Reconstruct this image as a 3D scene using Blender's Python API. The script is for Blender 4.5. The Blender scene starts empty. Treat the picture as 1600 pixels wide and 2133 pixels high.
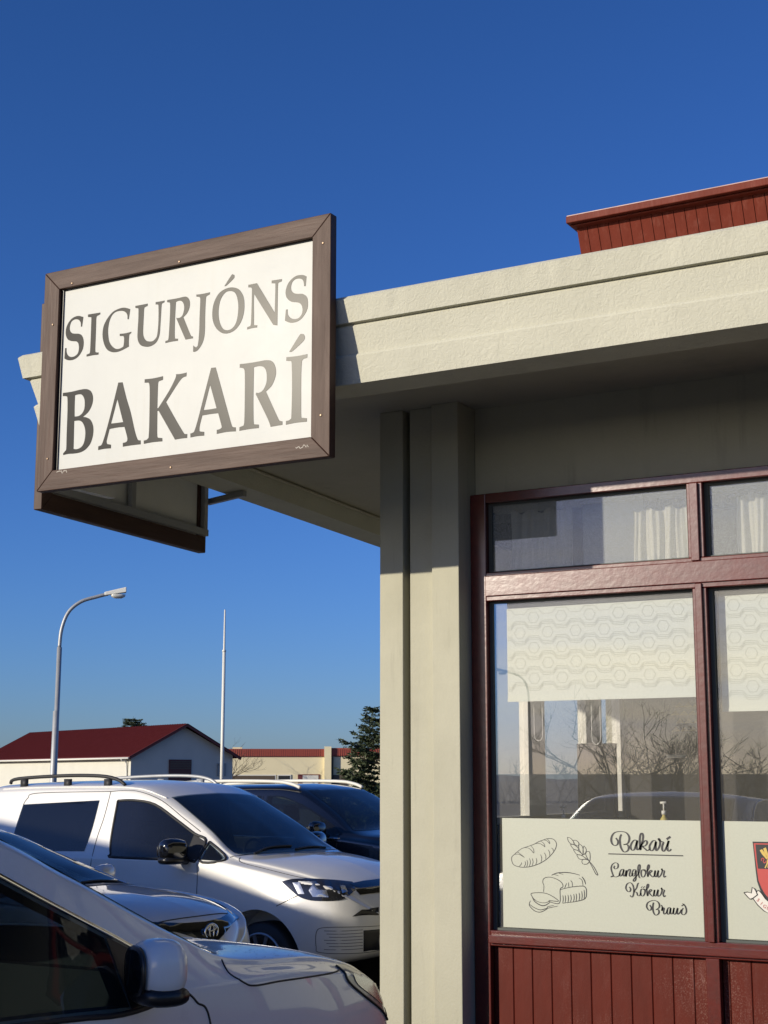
import bpy, bmesh, math, random
from mathutils import Vector, Matrix
from mathutils.bvhtree import BVHTree
from mathutils.geometry import delaunay_2d_cdt
R = math.radians
random.seed(7)
SC = bpy.context.scene

# ---------------------------------------------------------------- camera, sky, sun, exposure
cam = bpy.data.cameras.new('camera'); camo = bpy.data.objects.new('camera', cam)
SC.collection.objects.link(camo); SC.camera = camo
camo.location = (0, 0, 1.75); camo.rotation_euler = (R(90+10.04), 0, R(29.5))
cam.sensor_fit = 'VERTICAL'; cam.sensor_height = 24.0; cam.lens = 3134/2133*24
cam.clip_start = .05; cam.clip_end = 3000
SUN_AZ, SUN_EL = 31.5, 15.9          # azimuth measured from -Y towards -X
w = bpy.data.worlds.new('World'); SC.world = w; w.use_nodes = True
wn = w.node_tree.nodes; wl = w.node_tree.links
bg = wn['Background']; sky = wn.new('ShaderNodeTexSky'); sky.sky_type = 'NISHITA'
sky.sun_disc = False; sky.sun_elevation = R(SUN_EL); sky.sun_rotation = R(180+SUN_AZ)
sky.altitude = 0; sky.air_density = 1.0; sky.dust_density = 0.3; sky.ozone_density = 4.0
# deepen the blue of the clear winter sky (per-channel gain and contrast)
sp = wn.new('ShaderNodeSeparateColor'); cb = wn.new('ShaderNodeCombineColor'); wl.new(sky.outputs[0], sp.inputs[0])
for i, (gain, pw) in enumerate(((.482, 1.23), (.775, 1.09), (1.218, 1.15))):
    p_ = wn.new('ShaderNodeMath'); p_.operation = 'POWER'; wl.new(sp.outputs[i], p_.inputs[0]); p_.inputs[1].default_value = pw
    g_ = wn.new('ShaderNodeMath'); g_.operation = 'MULTIPLY'; wl.new(p_.outputs[0], g_.inputs[0]); g_.inputs[1].default_value = gain
    wl.new(g_.outputs[0], cb.inputs[i])
# low sunlit stratus near the horizon on the sun's side of the sky (behind the camera, mirrored by the shop windows)
tcw = wn.new('ShaderNodeTexCoord'); sx = wn.new('ShaderNodeSeparateXYZ'); wl.new(tcw.outputs['Generated'], sx.inputs[0])
def mth(op, a, b=None, c=None):
    n_ = wn.new('ShaderNodeMath'); n_.operation = op
    for i, v in enumerate((a, b, c)):
        if v is None: continue
        if isinstance(v, (int, float)): n_.inputs[i].default_value = v
        else: wl.new(v, n_.inputs[i])
    return n_.outputs[0]
toward = mth('ADD', mth('MULTIPLY', sx.outputs[0], -math.sin(R(SUN_AZ))), mth('MULTIPLY', sx.outputs[1], -math.cos(R(SUN_AZ))))
side = wn.new('ShaderNodeMapRange'); side.interpolation_type = 'SMOOTHSTEP'; wl.new(toward, side.inputs[0]); side.inputs[1].default_value = .25; side.inputs[2].default_value = .9
low = wn.new('ShaderNodeMapRange'); low.interpolation_type = 'SMOOTHSTEP'; wl.new(sx.outputs[2], low.inputs[0]); low.inputs[1].default_value = .30; low.inputs[2].default_value = .02
mpw = wn.new('ShaderNodeMapping'); wl.new(tcw.outputs['Generated'], mpw.inputs[0]); mpw.inputs['Scale'].default_value = (2.2, 2.2, 26)
nzw = wn.new('ShaderNodeTexNoise'); nzw.inputs['Scale'].default_value = 1.6; nzw.inputs['Detail'].default_value = 5; wl.new(mpw.outputs[0], nzw.inputs[0])
stk = wn.new('ShaderNodeMapRange'); wl.new(nzw.outputs[0], stk.inputs[0]); stk.inputs[1].default_value = .35; stk.inputs[2].default_value = .65; stk.inputs[3].default_value = .45; stk.inputs[4].default_value = 1
fac = mth('MULTIPLY', mth('MULTIPLY', side.outputs[0], low.outputs[0]), stk.outputs[0])
mxw = wn.new('ShaderNodeMixRGB'); wl.new(fac, mxw.inputs[0]); wl.new(cb.outputs[0], mxw.inputs[1]); mxw.inputs[2].default_value = (26, 22.5, 16, 1)
wl.new(mxw.outputs[0], bg.inputs[0]); bg.inputs[1].default_value = 0.085
sl = bpy.data.lights.new('sun', 'SUN'); slo = bpy.data.objects.new('sun', sl); SC.collection.objects.link(slo)
sl.energy = 5.0; sl.angle = R(.5); sl.color = (1.0, .905, .74)
sd = Vector((math.sin(R(SUN_AZ))*math.cos(R(SUN_EL)), math.cos(R(SUN_AZ))*math.cos(R(SUN_EL)), -math.sin(R(SUN_EL))))
slo.rotation_euler = sd.to_track_quat('-Z', 'Y').to_euler()
SC.view_settings.view_transform = 'Standard'; SC.view_settings.look = 'None'
SC.view_settings.exposure = 0.0; SC.view_settings.gamma = 1
SC.render.engine = 'CYCLES'; SC.cycles.max_bounces = 10; SC.cycles.transparent_max_bounces = 24
SC.cycles.use_denoising = True; SC.cycles.caustics_reflective = False; SC.cycles.caustics_refractive = False

# ---------------------------------------------------------------- helpers
def link(o): SC.collection.objects.link(o); return o
def mesh(name, verts, faces, mat, parent=None, smooth=False):
    me = bpy.data.meshes.new(name); me.from_pydata([tuple(v) for v in verts], [], faces); me.update()
    o = link(bpy.data.objects.new(name, me))
    if mat: me.materials.append(mat)
    if smooth: me.polygons.foreach_set('use_smooth', [True]*len(me.polygons))
    if parent: o.parent = parent
    return o
def from_bm(name, bm, mat, parent=None, smooth=False):
    me = bpy.data.meshes.new(name); bm.to_mesh(me); bm.free()
    o = link(bpy.data.objects.new(name, me))
    if mat: me.materials.append(mat)
    if smooth: me.polygons.foreach_set('use_smooth', [True]*len(me.polygons))
    if parent: o.parent = parent
    return o
def tag(o, label=None, cat=None, group=None, kind=None):
    if label: o['label'] = label
    if cat: o['category'] = cat
    if group: o['group'] = group
    if kind: o['kind'] = kind
    return o
def empty(name, loc=(0, 0, 0), rz=0, **k):
    o = link(bpy.data.objects.new(name, None)); o.location = loc; o.rotation_euler = (0, 0, rz)
    o.empty_display_size = .2
    return tag(o, **k)
class MB:
    def __init__(s): s.v = []; s.f = []
    def add(s, vs, fs):
        n = len(s.v); s.v += [tuple(v) for v in vs]; s.f += [tuple(i+n for i in f) for f in fs]; return s
    def box(s, x0, x1, y0, y1, z0, z1):
        return s.add([(x0,y0,z0),(x1,y0,z0),(x1,y1,z0),(x0,y1,z0),(x0,y0,z1),(x1,y0,z1),(x1,y1,z1),(x0,y1,z1)],
                     [(0,3,2,1),(4,5,6,7),(0,1,5,4),(1,2,6,5),(2,3,7,6),(3,0,4,7)])
    def hexa(s, p):   # 8 points, bottom 4 then top 4
        return s.add(p, [(0,3,2,1),(4,5,6,7),(0,1,5,4),(1,2,6,5),(2,3,7,6),(3,0,4,7)])
    def bar(s, a, b, w, h):  # rectangular bar between points, w horizontal
        a = Vector(a); b = Vector(b); d = (b-a).normalized()
        up = Vector((0,0,1)) if abs(d.z) < .9 else Vector((0,1,0))
        r = d.cross(up).normalized(); u = r.cross(d)
        return s.hexa([a-r*w/2-u*h/2, a+r*w/2-u*h/2, b+r*w/2-u*h/2, b-r*w/2-u*h/2,
                       a-r*w/2+u*h/2, a+r*w/2+u*h/2, b+r*w/2+u*h/2, b-r*w/2+u*h/2])
    def tube(s, pts, rad, n=8, caps=True):
        pts = [Vector(p) for p in pts]; N = len(pts)
        rr = rad if isinstance(rad, (list, tuple)) else [rad]*N
        base = len(s.v); prev = None
        for i, p in enumerate(pts):
            d = (pts[min(i+1, N-1)]-pts[max(i-1, 0)])
            d = d.normalized() if d.length > 1e-9 else Vector((0,0,1))
            if prev is None:
                ref = Vector((0,0,1)) if abs(d.z) < .95 else Vector((1,0,0))
                u = d.cross(ref).normalized()
            else:
                u = (prev - d*prev.dot(d)); u = u.normalized() if u.length > 1e-6 else d.orthogonal().normalized()
            prev = u; v = d.cross(u)
            for k in range(n):
                a = 2*math.pi*k/n; s.v.append(tuple(p+(u*math.cos(a)+v*math.sin(a))*rr[i]))
        for i in range(N-1):
            for k in range(n):
                s.f.append((base+i*n+k, base+i*n+(k+1) % n, base+(i+1)*n+(k+1) % n, base+(i+1)*n+k))
        if caps:
            s.f.append(tuple(base+k for k in range(n))[::-1]); s.f.append(tuple(base+(N-1)*n+k for k in range(n)))
        return s
    def build(s, name, mat, parent=None, smooth=False, bevel=0):
        o = mesh(name, s.v, s.f, mat, parent, smooth)
        if bevel:
            m = o.modifiers.new('bevel', 'BEVEL'); m.width = bevel; m.segments = 2; m.limit_method = 'ANGLE'
        return o
def copy_tree(o, parent=None):
    c = o.copy(); link(c); c.parent = parent
    for ch in list(o.children): copy_tree(ch, c)
    return c

# ---------------------------------------------------------------- materials
def mat(name, col, rough=.6, metal=0, coat=0, spec=.5, var=0, vscale=8, bump=0, bscale=60, col2=None, stretch=None, trans=0, grain=None):
    m = bpy.data.materials.new(name); m.use_nodes = True
    nt = m.node_tree; N = nt.nodes; L = nt.links; b = N['Principled BSDF']
    b.inputs['Base Color'].default_value = (*col, 1); b.inputs['Roughness'].default_value = rough
    b.inputs['Metallic'].default_value = metal; b.inputs['Specular IOR Level'].default_value = spec
    b.inputs['Coat Weight'].default_value = coat; b.inputs['Coat Roughness'].default_value = .03
    if trans: b.inputs['Transmission Weight'].default_value = trans
    tc = N.new('ShaderNodeTexCoord'); mp = N.new('ShaderNodeMapping'); L.new(tc.outputs['Object'], mp.inputs[0])
    if stretch: mp.inputs['Scale'].default_value = stretch
    if var:
        n = N.new('ShaderNodeTexNoise'); n.inputs['Scale'].default_value = vscale; n.inputs['Detail'].default_value = 8
        n.inputs['Roughness'].default_value = .65
        L.new(mp.outputs[0], n.inputs[0])
        r = N.new('ShaderNodeValToRGB'); L.new(n.outputs[0], r.inputs[0])
        r.color_ramp.elements[0].position = .3; r.color_ramp.elements[1].position = .72
        c2 = col2 or tuple(c*(1-var) for c in col)
        r.color_ramp.elements[0].color = (*c2, 1); r.color_ramp.elements[1].color = (*col, 1)
        L.new(r.outputs[0], b.inputs['Base Color'])
        mr = N.new('ShaderNodeMapRange'); L.new(n.outputs[0], mr.inputs[0])
        mr.inputs[3].default_value = min(1, rough*1.15); mr.inputs[4].default_value = rough*.85
        L.new(mr.outputs[0], b.inputs['Roughness'])
    if bump:
        n2 = N.new('ShaderNodeTexNoise'); n2.inputs['Scale'].default_value = bscale; n2.inputs['Detail'].default_value = 6
        L.new(mp.outputs[0], n2.inputs[0])
        bp = N.new('ShaderNodeBump'); bp.inputs['Strength'].default_value = bump; bp.inputs['Distance'].default_value = .01
        L.new(n2.outputs[0], bp.inputs['Height']); L.new(bp.outputs[0], b.inputs['Normal'])
    return m
def glass_mat(name, ior=1.55, tint=(1, 1, 1), dust=.05, dustcol=(.6, .62, .6)):
    m = bpy.data.materials.new(name); m.use_nodes = True
    nt = m.node_tree; N = nt.nodes; L = nt.links; N.remove(N['Principled BSDF'])
    out = N['Material Output']
    tr = N.new('ShaderNodeBsdfTransparent'); tr.inputs[0].default_value = (*tint, 1)
    gl = N.new('ShaderNodeBsdfGlossy'); gl.inputs['Roughness'].default_value = .004
    fr = N.new('ShaderNodeFresnel')
    ge = N.new('ShaderNodeNewGeometry'); im = N.new('ShaderNodeMapRange'); L.new(ge.outputs['Backfacing'], im.inputs[0])
    im.inputs[3].default_value = ior; im.inputs[4].default_value = 1/ior; L.new(im.outputs[0], fr.inputs[0])   # same reflectance from both sides of the sheet
    mx = N.new('ShaderNodeMixShader'); L.new(fr.outputs[0], mx.inputs[0]); L.new(tr.outputs[0], mx.inputs[1]); L.new(gl.outputs[0], mx.inputs[2])
    if dust:
        df = N.new('ShaderNodeBsdfDiffuse'); df.inputs[0].default_value = (*dustcol, 1)
        tc = N.new('ShaderNodeTexCoord'); n = N.new('ShaderNodeTexNoise'); n.inputs['Scale'].default_value = 400; n.inputs['Detail'].default_value = 3
        L.new(tc.outputs['Object'], n.inputs[0])
        mr = N.new('ShaderNodeMapRange'); L.new(n.outputs[0], mr.inputs[0])
        mr.inputs[1].default_value = .3; mr.inputs[2].default_value = .75; mr.inputs[3].default_value = dust*.4; mr.inputs[4].default_value = dust*1.6
        m2 = N.new('ShaderNodeMixShader'); L.new(mr.outputs[0], m2.inputs[0]); L.new(mx.outputs[0], m2.inputs[1]); L.new(df.outputs[0], m2.inputs[2])
        L.new(m2.outputs[0], out.inputs[0])
    else: L.new(mx.outputs[0], out.inputs[0])
    return m
M = {}
M['plaster'] = mat('painted_plaster', (.52, .508, .405), .75, var=.1, vscale=3, bump=.55, bscale=26)
# trowelled plaster: coarse swirls plus fine grit
def plaster_detail(m, wave=.5):
    nt = m.node_tree; N = nt.nodes; L = nt.links; b = N['Principled BSDF']
    tc = N.new('ShaderNodeTexCoord'); wv = N.new('ShaderNodeTexNoise'); wv.inputs['Scale'].default_value = 34; wv.inputs['Detail'].default_value = 10
    wv.inputs['Distortion'].default_value = 1.6; L.new(tc.outputs['Object'], wv.inputs[0])
    g = N.new('ShaderNodeTexNoise'); g.inputs['Scale'].default_value = 130; g.inputs['Detail'].default_value = 4; L.new(tc.outputs['Object'], g.inputs[0])
    ad = N.new('ShaderNodeMath'); ad.operation = 'MULTIPLY_ADD'; L.new(g.outputs[0], ad.inputs[0]); ad.inputs[1].default_value = .35; L.new(wv.outputs[0], ad.inputs[2])
    bp = N.new('ShaderNodeBump'); bp.inputs['Strength'].default_value = wave; bp.inputs['Distance'].default_value = .012
    L.new(ad.outputs[0], bp.inputs['Height']); L.new(bp.outputs[0], b.inputs['Normal'])
plaster_detail(M['plaster'], .3)
def weather(m, amt=.25, sx=9, sz=.7, tone=(.10, .09, .07)):
    nt = m.node_tree; N = nt.nodes; L = nt.links; b = N['Principled BSDF']
    src = b.inputs['Base Color'].links[0].from_socket if b.inputs['Base Color'].links else None
    tc = N.new('ShaderNodeTexCoord'); mp = N.new('ShaderNodeMapping'); mp.inputs['Scale'].default_value = (sx, sx, sz); L.new(tc.outputs['Object'], mp.inputs[0])
    n = N.new('ShaderNodeTexNoise'); n.inputs['Scale'].default_value = 1.3; n.inputs['Detail'].default_value = 9; n.inputs['Roughness'].default_value = .7; L.new(mp.outputs[0], n.inputs[0])
    n2 = N.new('ShaderNodeTexNoise'); n2.inputs['Scale'].default_value = 2.1; n2.inputs['Detail'].default_value = 6; L.new(tc.outputs['Object'], n2.inputs[0])
    r1 = N.new('ShaderNodeMapRange'); L.new(n.outputs[0], r1.inputs[0]); r1.inputs[1].default_value = .52; r1.inputs[2].default_value = .78
    r2 = N.new('ShaderNodeMapRange'); L.new(n2.outputs[0], r2.inputs[0]); r2.inputs[1].default_value = .42; r2.inputs[2].default_value = .7
    v = N.new('ShaderNodeTexVoronoi'); v.inputs['Scale'].default_value = 3.5; v.feature = 'DISTANCE_TO_EDGE'
    nd = N.new('ShaderNodeTexNoise'); nd.inputs['Scale'].default_value = 5; L.new(tc.outputs['Object'], nd.inputs[0])
    av = N.new('ShaderNodeVectorMath'); av.operation = 'MULTIPLY_ADD'; L.new(nd.outputs[1], av.inputs[0]); av.inputs[1].default_value = (.35, .35, .35); L.new(tc.outputs['Object'], av.inputs[2]); L.new(av.outputs[0], v.inputs[0])
    mu = N.new('ShaderNodeMath'); mu.operation = 'MULTIPLY'; L.new(r1.outputs[0], mu.inputs[0]); L.new(r2.outputs[0], mu.inputs[1])
    m2 = N.new('ShaderNodeMath'); m2.operation = 'MULTIPLY'; L.new(mu.outputs[0], m2.inputs[0]); m2.inputs[1].default_value = amt*2
    mx = N.new('ShaderNodeMixRGB'); L.new(m2.outputs[0], mx.inputs[0]); mx.inputs[2].default_value = (*tone, 1)
    if src: L.new(src, mx.inputs[1])
    else: mx.inputs[1].default_value = b.inputs['Base Color'].default_value
    L.new(mx.outputs[0], b.inputs['Base Color'])
weather(M['plaster'], .22, 5, 1.2)
M['wall'] = mat('painted_wall', (.425, .41, .31), .7, var=.12, vscale=2.5, bump=.12, bscale=80)
M['soffit'] = mat('soffit_paint', (.45, .425, .33), .75, var=.15, vscale=1.5, bump=.15, bscale=40)
weather(M['wall'], .45)
M['red'] = mat('red_gloss_paint', (.11, .015, .010), .25, spec=.75, var=.3, vscale=14, bump=.06, bscale=26, stretch=(1, 1, 1.4))
weather(M['red'], .5, 30, 8, (.045, .012, .01))
M['redboard'] = mat('red_board_paint', (.11, .018, .011), .45, spec=.12, var=.25, vscale=10, bump=.14, bscale=30, stretch=(1, 1, .3))
weather(M['redboard'], .5, 40, 3, (.20, .10, .09)); weather(M['redboard'], .35, 130, 110, (.5, .34, .28))
M['redtop'] = mat('red_parapet_paint', (.17, .034, .02), .5, spec=.1, var=.25, vscale=8, bump=.2, bscale=30, stretch=(1, 1, .3))
weather(M['redtop'], .35, 30, 3, (.30, .12, .09)); weather(M['soffit'], .5, 1.5, 1.5)
M['brown'] = mat('brown_stained_wood', (.085, .046, .032), .5, spec=.18, var=.35, vscale=6, bump=.2, bscale=18, stretch=(.35, 1, 4))
M['brownv'] = mat('brown_stained_wood_upright', (.085, .046, .032), .5, spec=.18, var=.35, vscale=6, bump=.2, bscale=18, stretch=(4, 1, .35))
M['sign'] = mat('sign_white_laminate', (.55, .56, .53), .36, spec=.08, var=.03, vscale=3)
weather(M['sign'], .12, 14, 1.2, (.4, .36, .26))
M['letter'] = mat('sign_lettering', (.020, .0195, .018), .27, spec=.06)
M['metal'] = mat('grey_steel', (.35, .35, .34), .45, metal=.4)
M['screw'] = mat('brass_screw', (.12, .08, .05), .4, metal=.6)
M['glass'] = glass_mat('window_glass', 2.3, dust=.09, dustcol=(.62, .6, .5))
M['glass_top'] = glass_mat('dusty_window_glass', 2.2, dust=.36, dustcol=(.55, .58, .56))
M['glass_side'] = glass_mat('hazy_side_glass', 1.6, dust=.35, dustcol=(.75, .72, .62))
M['film'] = mat('frosted_film', (.44, .455, .375), .45, var=.08, vscale=120, spec=.4)
M['ink'] = mat('black_vinyl', (.012, .012, .016), .35)
M['crestred'] = mat('crest_red', (.42, .04, .035), .45)
M['crestgold'] = mat('crest_gold', (.55, .38, .08), .45)
M['crestwhite'] = mat('crest_white', (.62, .6, .54), .5)
M['blind'] = mat('blind_fabric', (.52, .555, .49), .8)
M['blindline'] = mat('blind_pattern', (.31, .335, .27), .8)
M['curtain'] = mat('curtain_cloth', (.5, .49, .41), .85, var=.1, vscale=20)
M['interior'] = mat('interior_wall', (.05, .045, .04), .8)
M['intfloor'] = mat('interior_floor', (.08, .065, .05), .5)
M['white'] = mat('white_paint', (.7, .69, .62), .5, var=.05)
M['asphalt'] = mat('asphalt', (.15, .142, .128), .9, var=.3, vscale=30, bump=.5, bscale=200)
M['paving'] = mat('paving', (.13, .125, .12), .85, var=.2, vscale=6, bump=.3)
M['galv'] = mat('galvanised_steel', (.42, .43, .43), .5, metal=.3, var=.2, vscale=4)
M['bead'] = mat('dark_sealant', (.05, .06, .055), .6)
M['rubber'] = mat('black_rubber', (.015, .015, .016), .6)
M['blackplastic'] = mat('black_plastic', (.012, .012, .013), .3)
M['gloss_black'] = mat('gloss_black', (.006, .006, .007), .06, coat=1)
M['carwhite'] = mat('white_car_paint', (.80, .78, .73), .3, coat=1)
M['carsilver'] = mat('silver_car_paint', (.76, .77, .77), .35, coat=.9)
M['cargrey'] = mat('warm_silver_car_paint', (.64, .64, .63), .3, metal=.1, coat=.9)
M['carnavy'] = mat('navy_car_paint', (.004, .005, .010), .2, coat=1)
M['carglass'] = glass_mat('car_glass', 1.62, tint=(.30, .36, .36), dust=.012)
M['privacy'] = glass_mat('privacy_glass', 1.62, tint=(.07, .08, .085), dust=.01)
M['trim'] = mat('car_interior', (.02, .02, .022), .7)
M['seat'] = mat('seat_cloth', (.045, .045, .05), .9)
M['chrome'] = mat('chrome_trim', (.75, .75, .75), .12, metal=1)
M['lens'] = mat('lamp_chrome', (.55, .55, .54), .22, metal=.9)
M['lensdark'] = mat('lamp_dark', (.02, .02, .022), .12, coat=1)
M['lamp_grey'] = mat('lamp_grey', (.22,.23,.22), .3, metal=.2, coat=.5)
M['barkdark'] = mat('dark_bark', (.03, .022, .016), .95)
M['clear'] = glass_mat('lamp_cover', 1.5, dust=.05)
M['orange'] = mat('orange_lens', (.35, .06, .015), .25)
M['rim'] = mat('wheel_rim', (.3, .3, .31), .3, metal=.7)
weather(M['carwhite'], .12, 6, 6, (.4,.38,.34)); weather(M['carsilver'], .15, 6, 6, (.3,.29,.27))
M['leafdark'] = mat('conifer_needles', (.045, .065, .022), .7, var=.4, vscale=3)
M['bark'] = mat('bark', (.09, .065, .045), .9, var=.3, vscale=10)
M['roofred'] = mat('red_roof_sheet', (.10, .012, .010), .7, spec=.15, var=.15, vscale=3)
M['housewhite'] = mat('white_render', (.58, .57, .50), .8, var=.08, vscale=1)
M['houseyellow'] = mat('yellow_render', (.80, .71, .46), .8, var=.08, vscale=1)
M['darkpane'] = mat('dark_window_pane', (.02, .022, .025), .1)
M['brownpane'] = mat('brown_shutter', (.1, .075, .05), .6)
M['hedge'] = mat('dark_hedge', (.03, .03, .02), .9)
M['stain'] = mat('resin_stain', (.45, .42, .36), .6)

def sm(c, n=3):  # Catmull-Rom through open list
    out = []
    for i in range(len(c)-1):
        p0 = c[max(i-1, 0)]; p1 = c[i]; p2 = c[i+1]; p3 = c[min(i+2, len(c)-1)]
        for k in range(n):
            t = k/n
            out.append(tuple(.5*((2*b)+(-a+c_)*t+(2*a-5*b+4*c_-d)*t*t+(-a+3*b-3*c_+d)*t**3) for a, b, c_, d in zip(p0, p1, p2, p3)))
    out.append(tuple(c[-1])); return out
def smc(c, n=3, corner=38):  # closed contour, smooth except at sharp corners
    N = len(c); out = []
    def isc(i):
        a = Vector(c[i])-Vector(c[i-1]); b = Vector(c[(i+1) % N])-Vector(c[i])
        if a.length < 1e-6 or b.length < 1e-6: return True
        return abs(a.angle_signed(b)) > R(corner)
    for i in range(N):
        p1 = c[i]; p2 = c[(i+1) % N]
        p0 = c[i-1] if not isc(i) else p1; p3 = c[(i+2) % N] if not isc((i+1) % N) else p2
        for k in range(n):
            t = k/n
            out.append(tuple(.5*((2*b)+(-a+c_)*t+(2*a-5*b+4*c_-d)*t*t+(-a+3*b-3*c_+d)*t**3) for a, b, c_, d in zip(p0, p1, p2, p3)))
    return out
def inside(p, poly):
    x, y = p; c = False; n = len(poly)
    for i in range(n):
        x1, y1 = poly[i]; x2, y2 = poly[i-1]
        if (y1 > y) != (y2 > y) and x < (x2-x1)*(y-y1)/(y2-y1)+x1: c = not c
    return c
def fill2d(contours, grid=None):
    pts = []; edges = []
    for c in contours:
        n0 = len(pts); pts += [Vector((a, b)) for a, b in c]; n = len(c)
        edges += [(n0+i, n0+(i+1) % n) for i in range(n)]
    if grid:
        xs = [p[0] for p in contours[0]]; ys = [p[1] for p in contours[0]]
        x = min(xs)+grid/2
        while x < max(xs):
            y = min(ys)+grid/2
            while y < max(ys):
                if inside((x, y), contours[0]): pts.append(Vector((x, y)))
                y += grid
            x += grid
    v, e, f, *_ = delaunay_2d_cdt(pts, edges, [], 0, 1e-6)
    fs = []
    for t in f:
        cx = sum(v[i][0] for i in t)/len(t); cy = sum(v[i][1] for i in t)/len(t)
        if inside((cx, cy), contours[0]) and not any(inside((cx, cy), h) for h in contours[1:]): fs.append(tuple(t))
    return [tuple(p) for p in v], fs
def plate(mb, contours, f, th=.0015):
    """solid plate: 2d contours, f(u,v,d) -> 3d point; d = depth off the surface"""
    v, fs = fill2d(contours); n = len(v)
    vs = [f(a, b, th) for a, b in v]+[f(a, b, 0) for a, b in v]
    F = [t for t in fs]+[tuple(i+n for i in t[::-1]) for t in fs]
    from collections import Counter
    ec = Counter(); 
    for t in fs:
        for i in range(len(t)): ec[tuple(sorted((t[i], t[(i+1) % len(t)])))] += 1
    for (a, b), k in ec.items():
        if k == 1: F.append((a, b, b+n, a+n))
    mb.add(vs, F)
def ribbon(pts, wfun):
    L_ = []; R_ = []; n = len(pts)
    for i, p in enumerate(pts):
        a = Vector(pts[max(i-1, 0)]); b = Vector(pts[min(i+1, n-1)]); d = b-a
        if d.length < 1e-9: d = Vector((1, 0))
        d.normalize(); nn = Vector((-d.y, d.x)); w_ = wfun(d, i/(n-1))/2
        L_.append(Vector(p)+nn*w_); R_.append(Vector(p)-nn*w_)
    return L_, R_
def ribbon_mesh(mb, pts, wfun, f, d=.0008):
    L_, R_ = ribbon(pts, wfun); n = len(L_)
    mb.add([f(p[0], p[1], d) for p in L_]+[f(p[0], p[1], d) for p in R_], [(i, i+n, i+n+1, i+1) for i in range(n-1)])
# ---------------------------------------------------------------- ground
mesh('ground', [(-900,-900,-.104),(900,-900,-.104),(900,1500,-.104),(-900,1500,-.104)], [(0,1,2,3)], M['asphalt'])['kind'] = 'structure'
g = MB(); g.box(-3.9, 30, 5.9, 30, -.1, .019); g.build('pavement', M['paving'])['kind'] = 'structure'

g = MB(); g.hexa([(-4.9,-9,-.101),(9,-9,-.101),(9,5.88,-.101),(-4.9,5.88,-.101),(-4.6,-8.7,.14),(9,-8.7,.14),(9,5.86,.14),(-4.6,5.86,.14)]); g.build('forecourt', M['asphalt'])['kind'] = 'structure'
# ---------------------------------------------------------------- bakery building
bk = empty('bakery_building', (-3.7, 6.6, 0), label='cream concrete bakery with wide stepped canopy, red window frames and red parapet', cat='building')
bo = Vector(bk.location)
def W(mb, name, m, parent=bk, **k):
    """build with world coordinates, parented to an object at its own origin"""
    off = Vector((0, 0, 0)); p = parent
    while p is not None: off += Vector(p.location); p = p.parent
    mb.v = [tuple(Vector(v)-off) for v in mb.v]
    return mb.build(name, m, parent, **k)
XR = 7.0
# fascia swept along front and side, rough top edge
prof = [(-5.250,5.508,3.853),(-5.232,5.530,3.746),(-5.197,5.547,3.730),(-5.160,5.572,3.612),(-5.180,5.562,3.598),(-5.147,5.583,3.478)]
SK = -.105
def sidept(x, y, d): return (x+SK*d, y+d)
rnd = random.Random(3)
def sweep(mb, prof, NX=240, NS=120, jag=0):
    cols = []
    for i in range(NX+1):
        t = i/NX
        cols.append([(x+(XR-x)*(1-t), y, z) for x, y, z in prof])
    for i in range(1, NS+1):
        d = 11*i/NS
        cols.append([(*sidept(x, y, d), z) for x, y, z in prof])
    for c in cols:
        if jag: 
            x, y, z = c[jag-1]; j = rnd.uniform(-.006, .004); c[jag-1] = (x, y+rnd.uniform(-.002, .002), z+j)
    n = len(prof); vs = [p for c in cols for p in c]
    fs = [(i*n+k, (i+1)*n+k, (i+1)*n+k+1, i*n+k+1) for i in range(len(cols)-1) for k in range(n-1)]
    mb.add(vs, fs)
m = MB(); sweep(m, [(-5.05,5.70,3.885), (-5.235,5.525,3.866)]+prof[:2]+[(-5.195,5.565,3.744)], jag=3)
W(m, 'fascia_upper_band', M['plaster'])
m = MB(); sweep(m, [(-5.19,5.56,3.748)]+prof[2:4]+[(-5.170,5.566,3.606)]+prof[4:6]+[(-4.935,5.784,3.476),(-4.925,5.794,3.58),(-4.925,5.794,3.63)])
W(m, 'fascia_lower_band', M['plaster'])
# soffit and roof slab
m = MB(); a = (-4.93, 5.79)
sb = sidept(*a, 10.8)
m.hexa([(a[0],a[1],3.60),(XR,a[1],3.60),(XR,sb[1],3.60),(sb[0],sb[1],3.60),(a[0],a[1],3.63),(XR,a[1],3.63),(XR,sb[1],3.63),(sb[0],sb[1],3.63)])
W(m, 'soffit', M['soffit'])
m = MB(); a = (-5.06, 5.69); sb = sidept(*a, 10.8)
m.hexa([(a[0],a[1],3.64),(XR,a[1],3.64),(XR,sb[1],3.64),(sb[0],sb[1],3.64),(a[0],a[1],3.883),(XR,a[1],3.883),(XR,sb[1],3.883),(sb[0],sb[1],3.883)])
W(m, 'roof', M['soffit'])
# conduit along the inner side of the canopy beam, miter joint, small soffit hole
m = MB(); m.tube([(-4.905+SK*d, 5.8+d, 3.585) for d in (0, 2, 4, 6, 8, 10)], .011, 8)
W(m, 'conduit', M['soffit'], smooth=True)
m = MB(); m.tube([(-2.66, 6.10, 3.599), (-2.66, 6.10, 3.592)], .02, 12); W(m, 'ceiling_fitting', M['blackplastic'])
# header wall, side wall, back
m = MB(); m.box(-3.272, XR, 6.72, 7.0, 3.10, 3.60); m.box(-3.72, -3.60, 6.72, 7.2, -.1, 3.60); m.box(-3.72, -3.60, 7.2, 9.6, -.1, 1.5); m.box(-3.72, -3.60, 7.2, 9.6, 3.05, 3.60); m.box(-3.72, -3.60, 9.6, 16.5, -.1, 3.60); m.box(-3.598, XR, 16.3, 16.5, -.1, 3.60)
W(m, 'wall', M['wall'])
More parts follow.
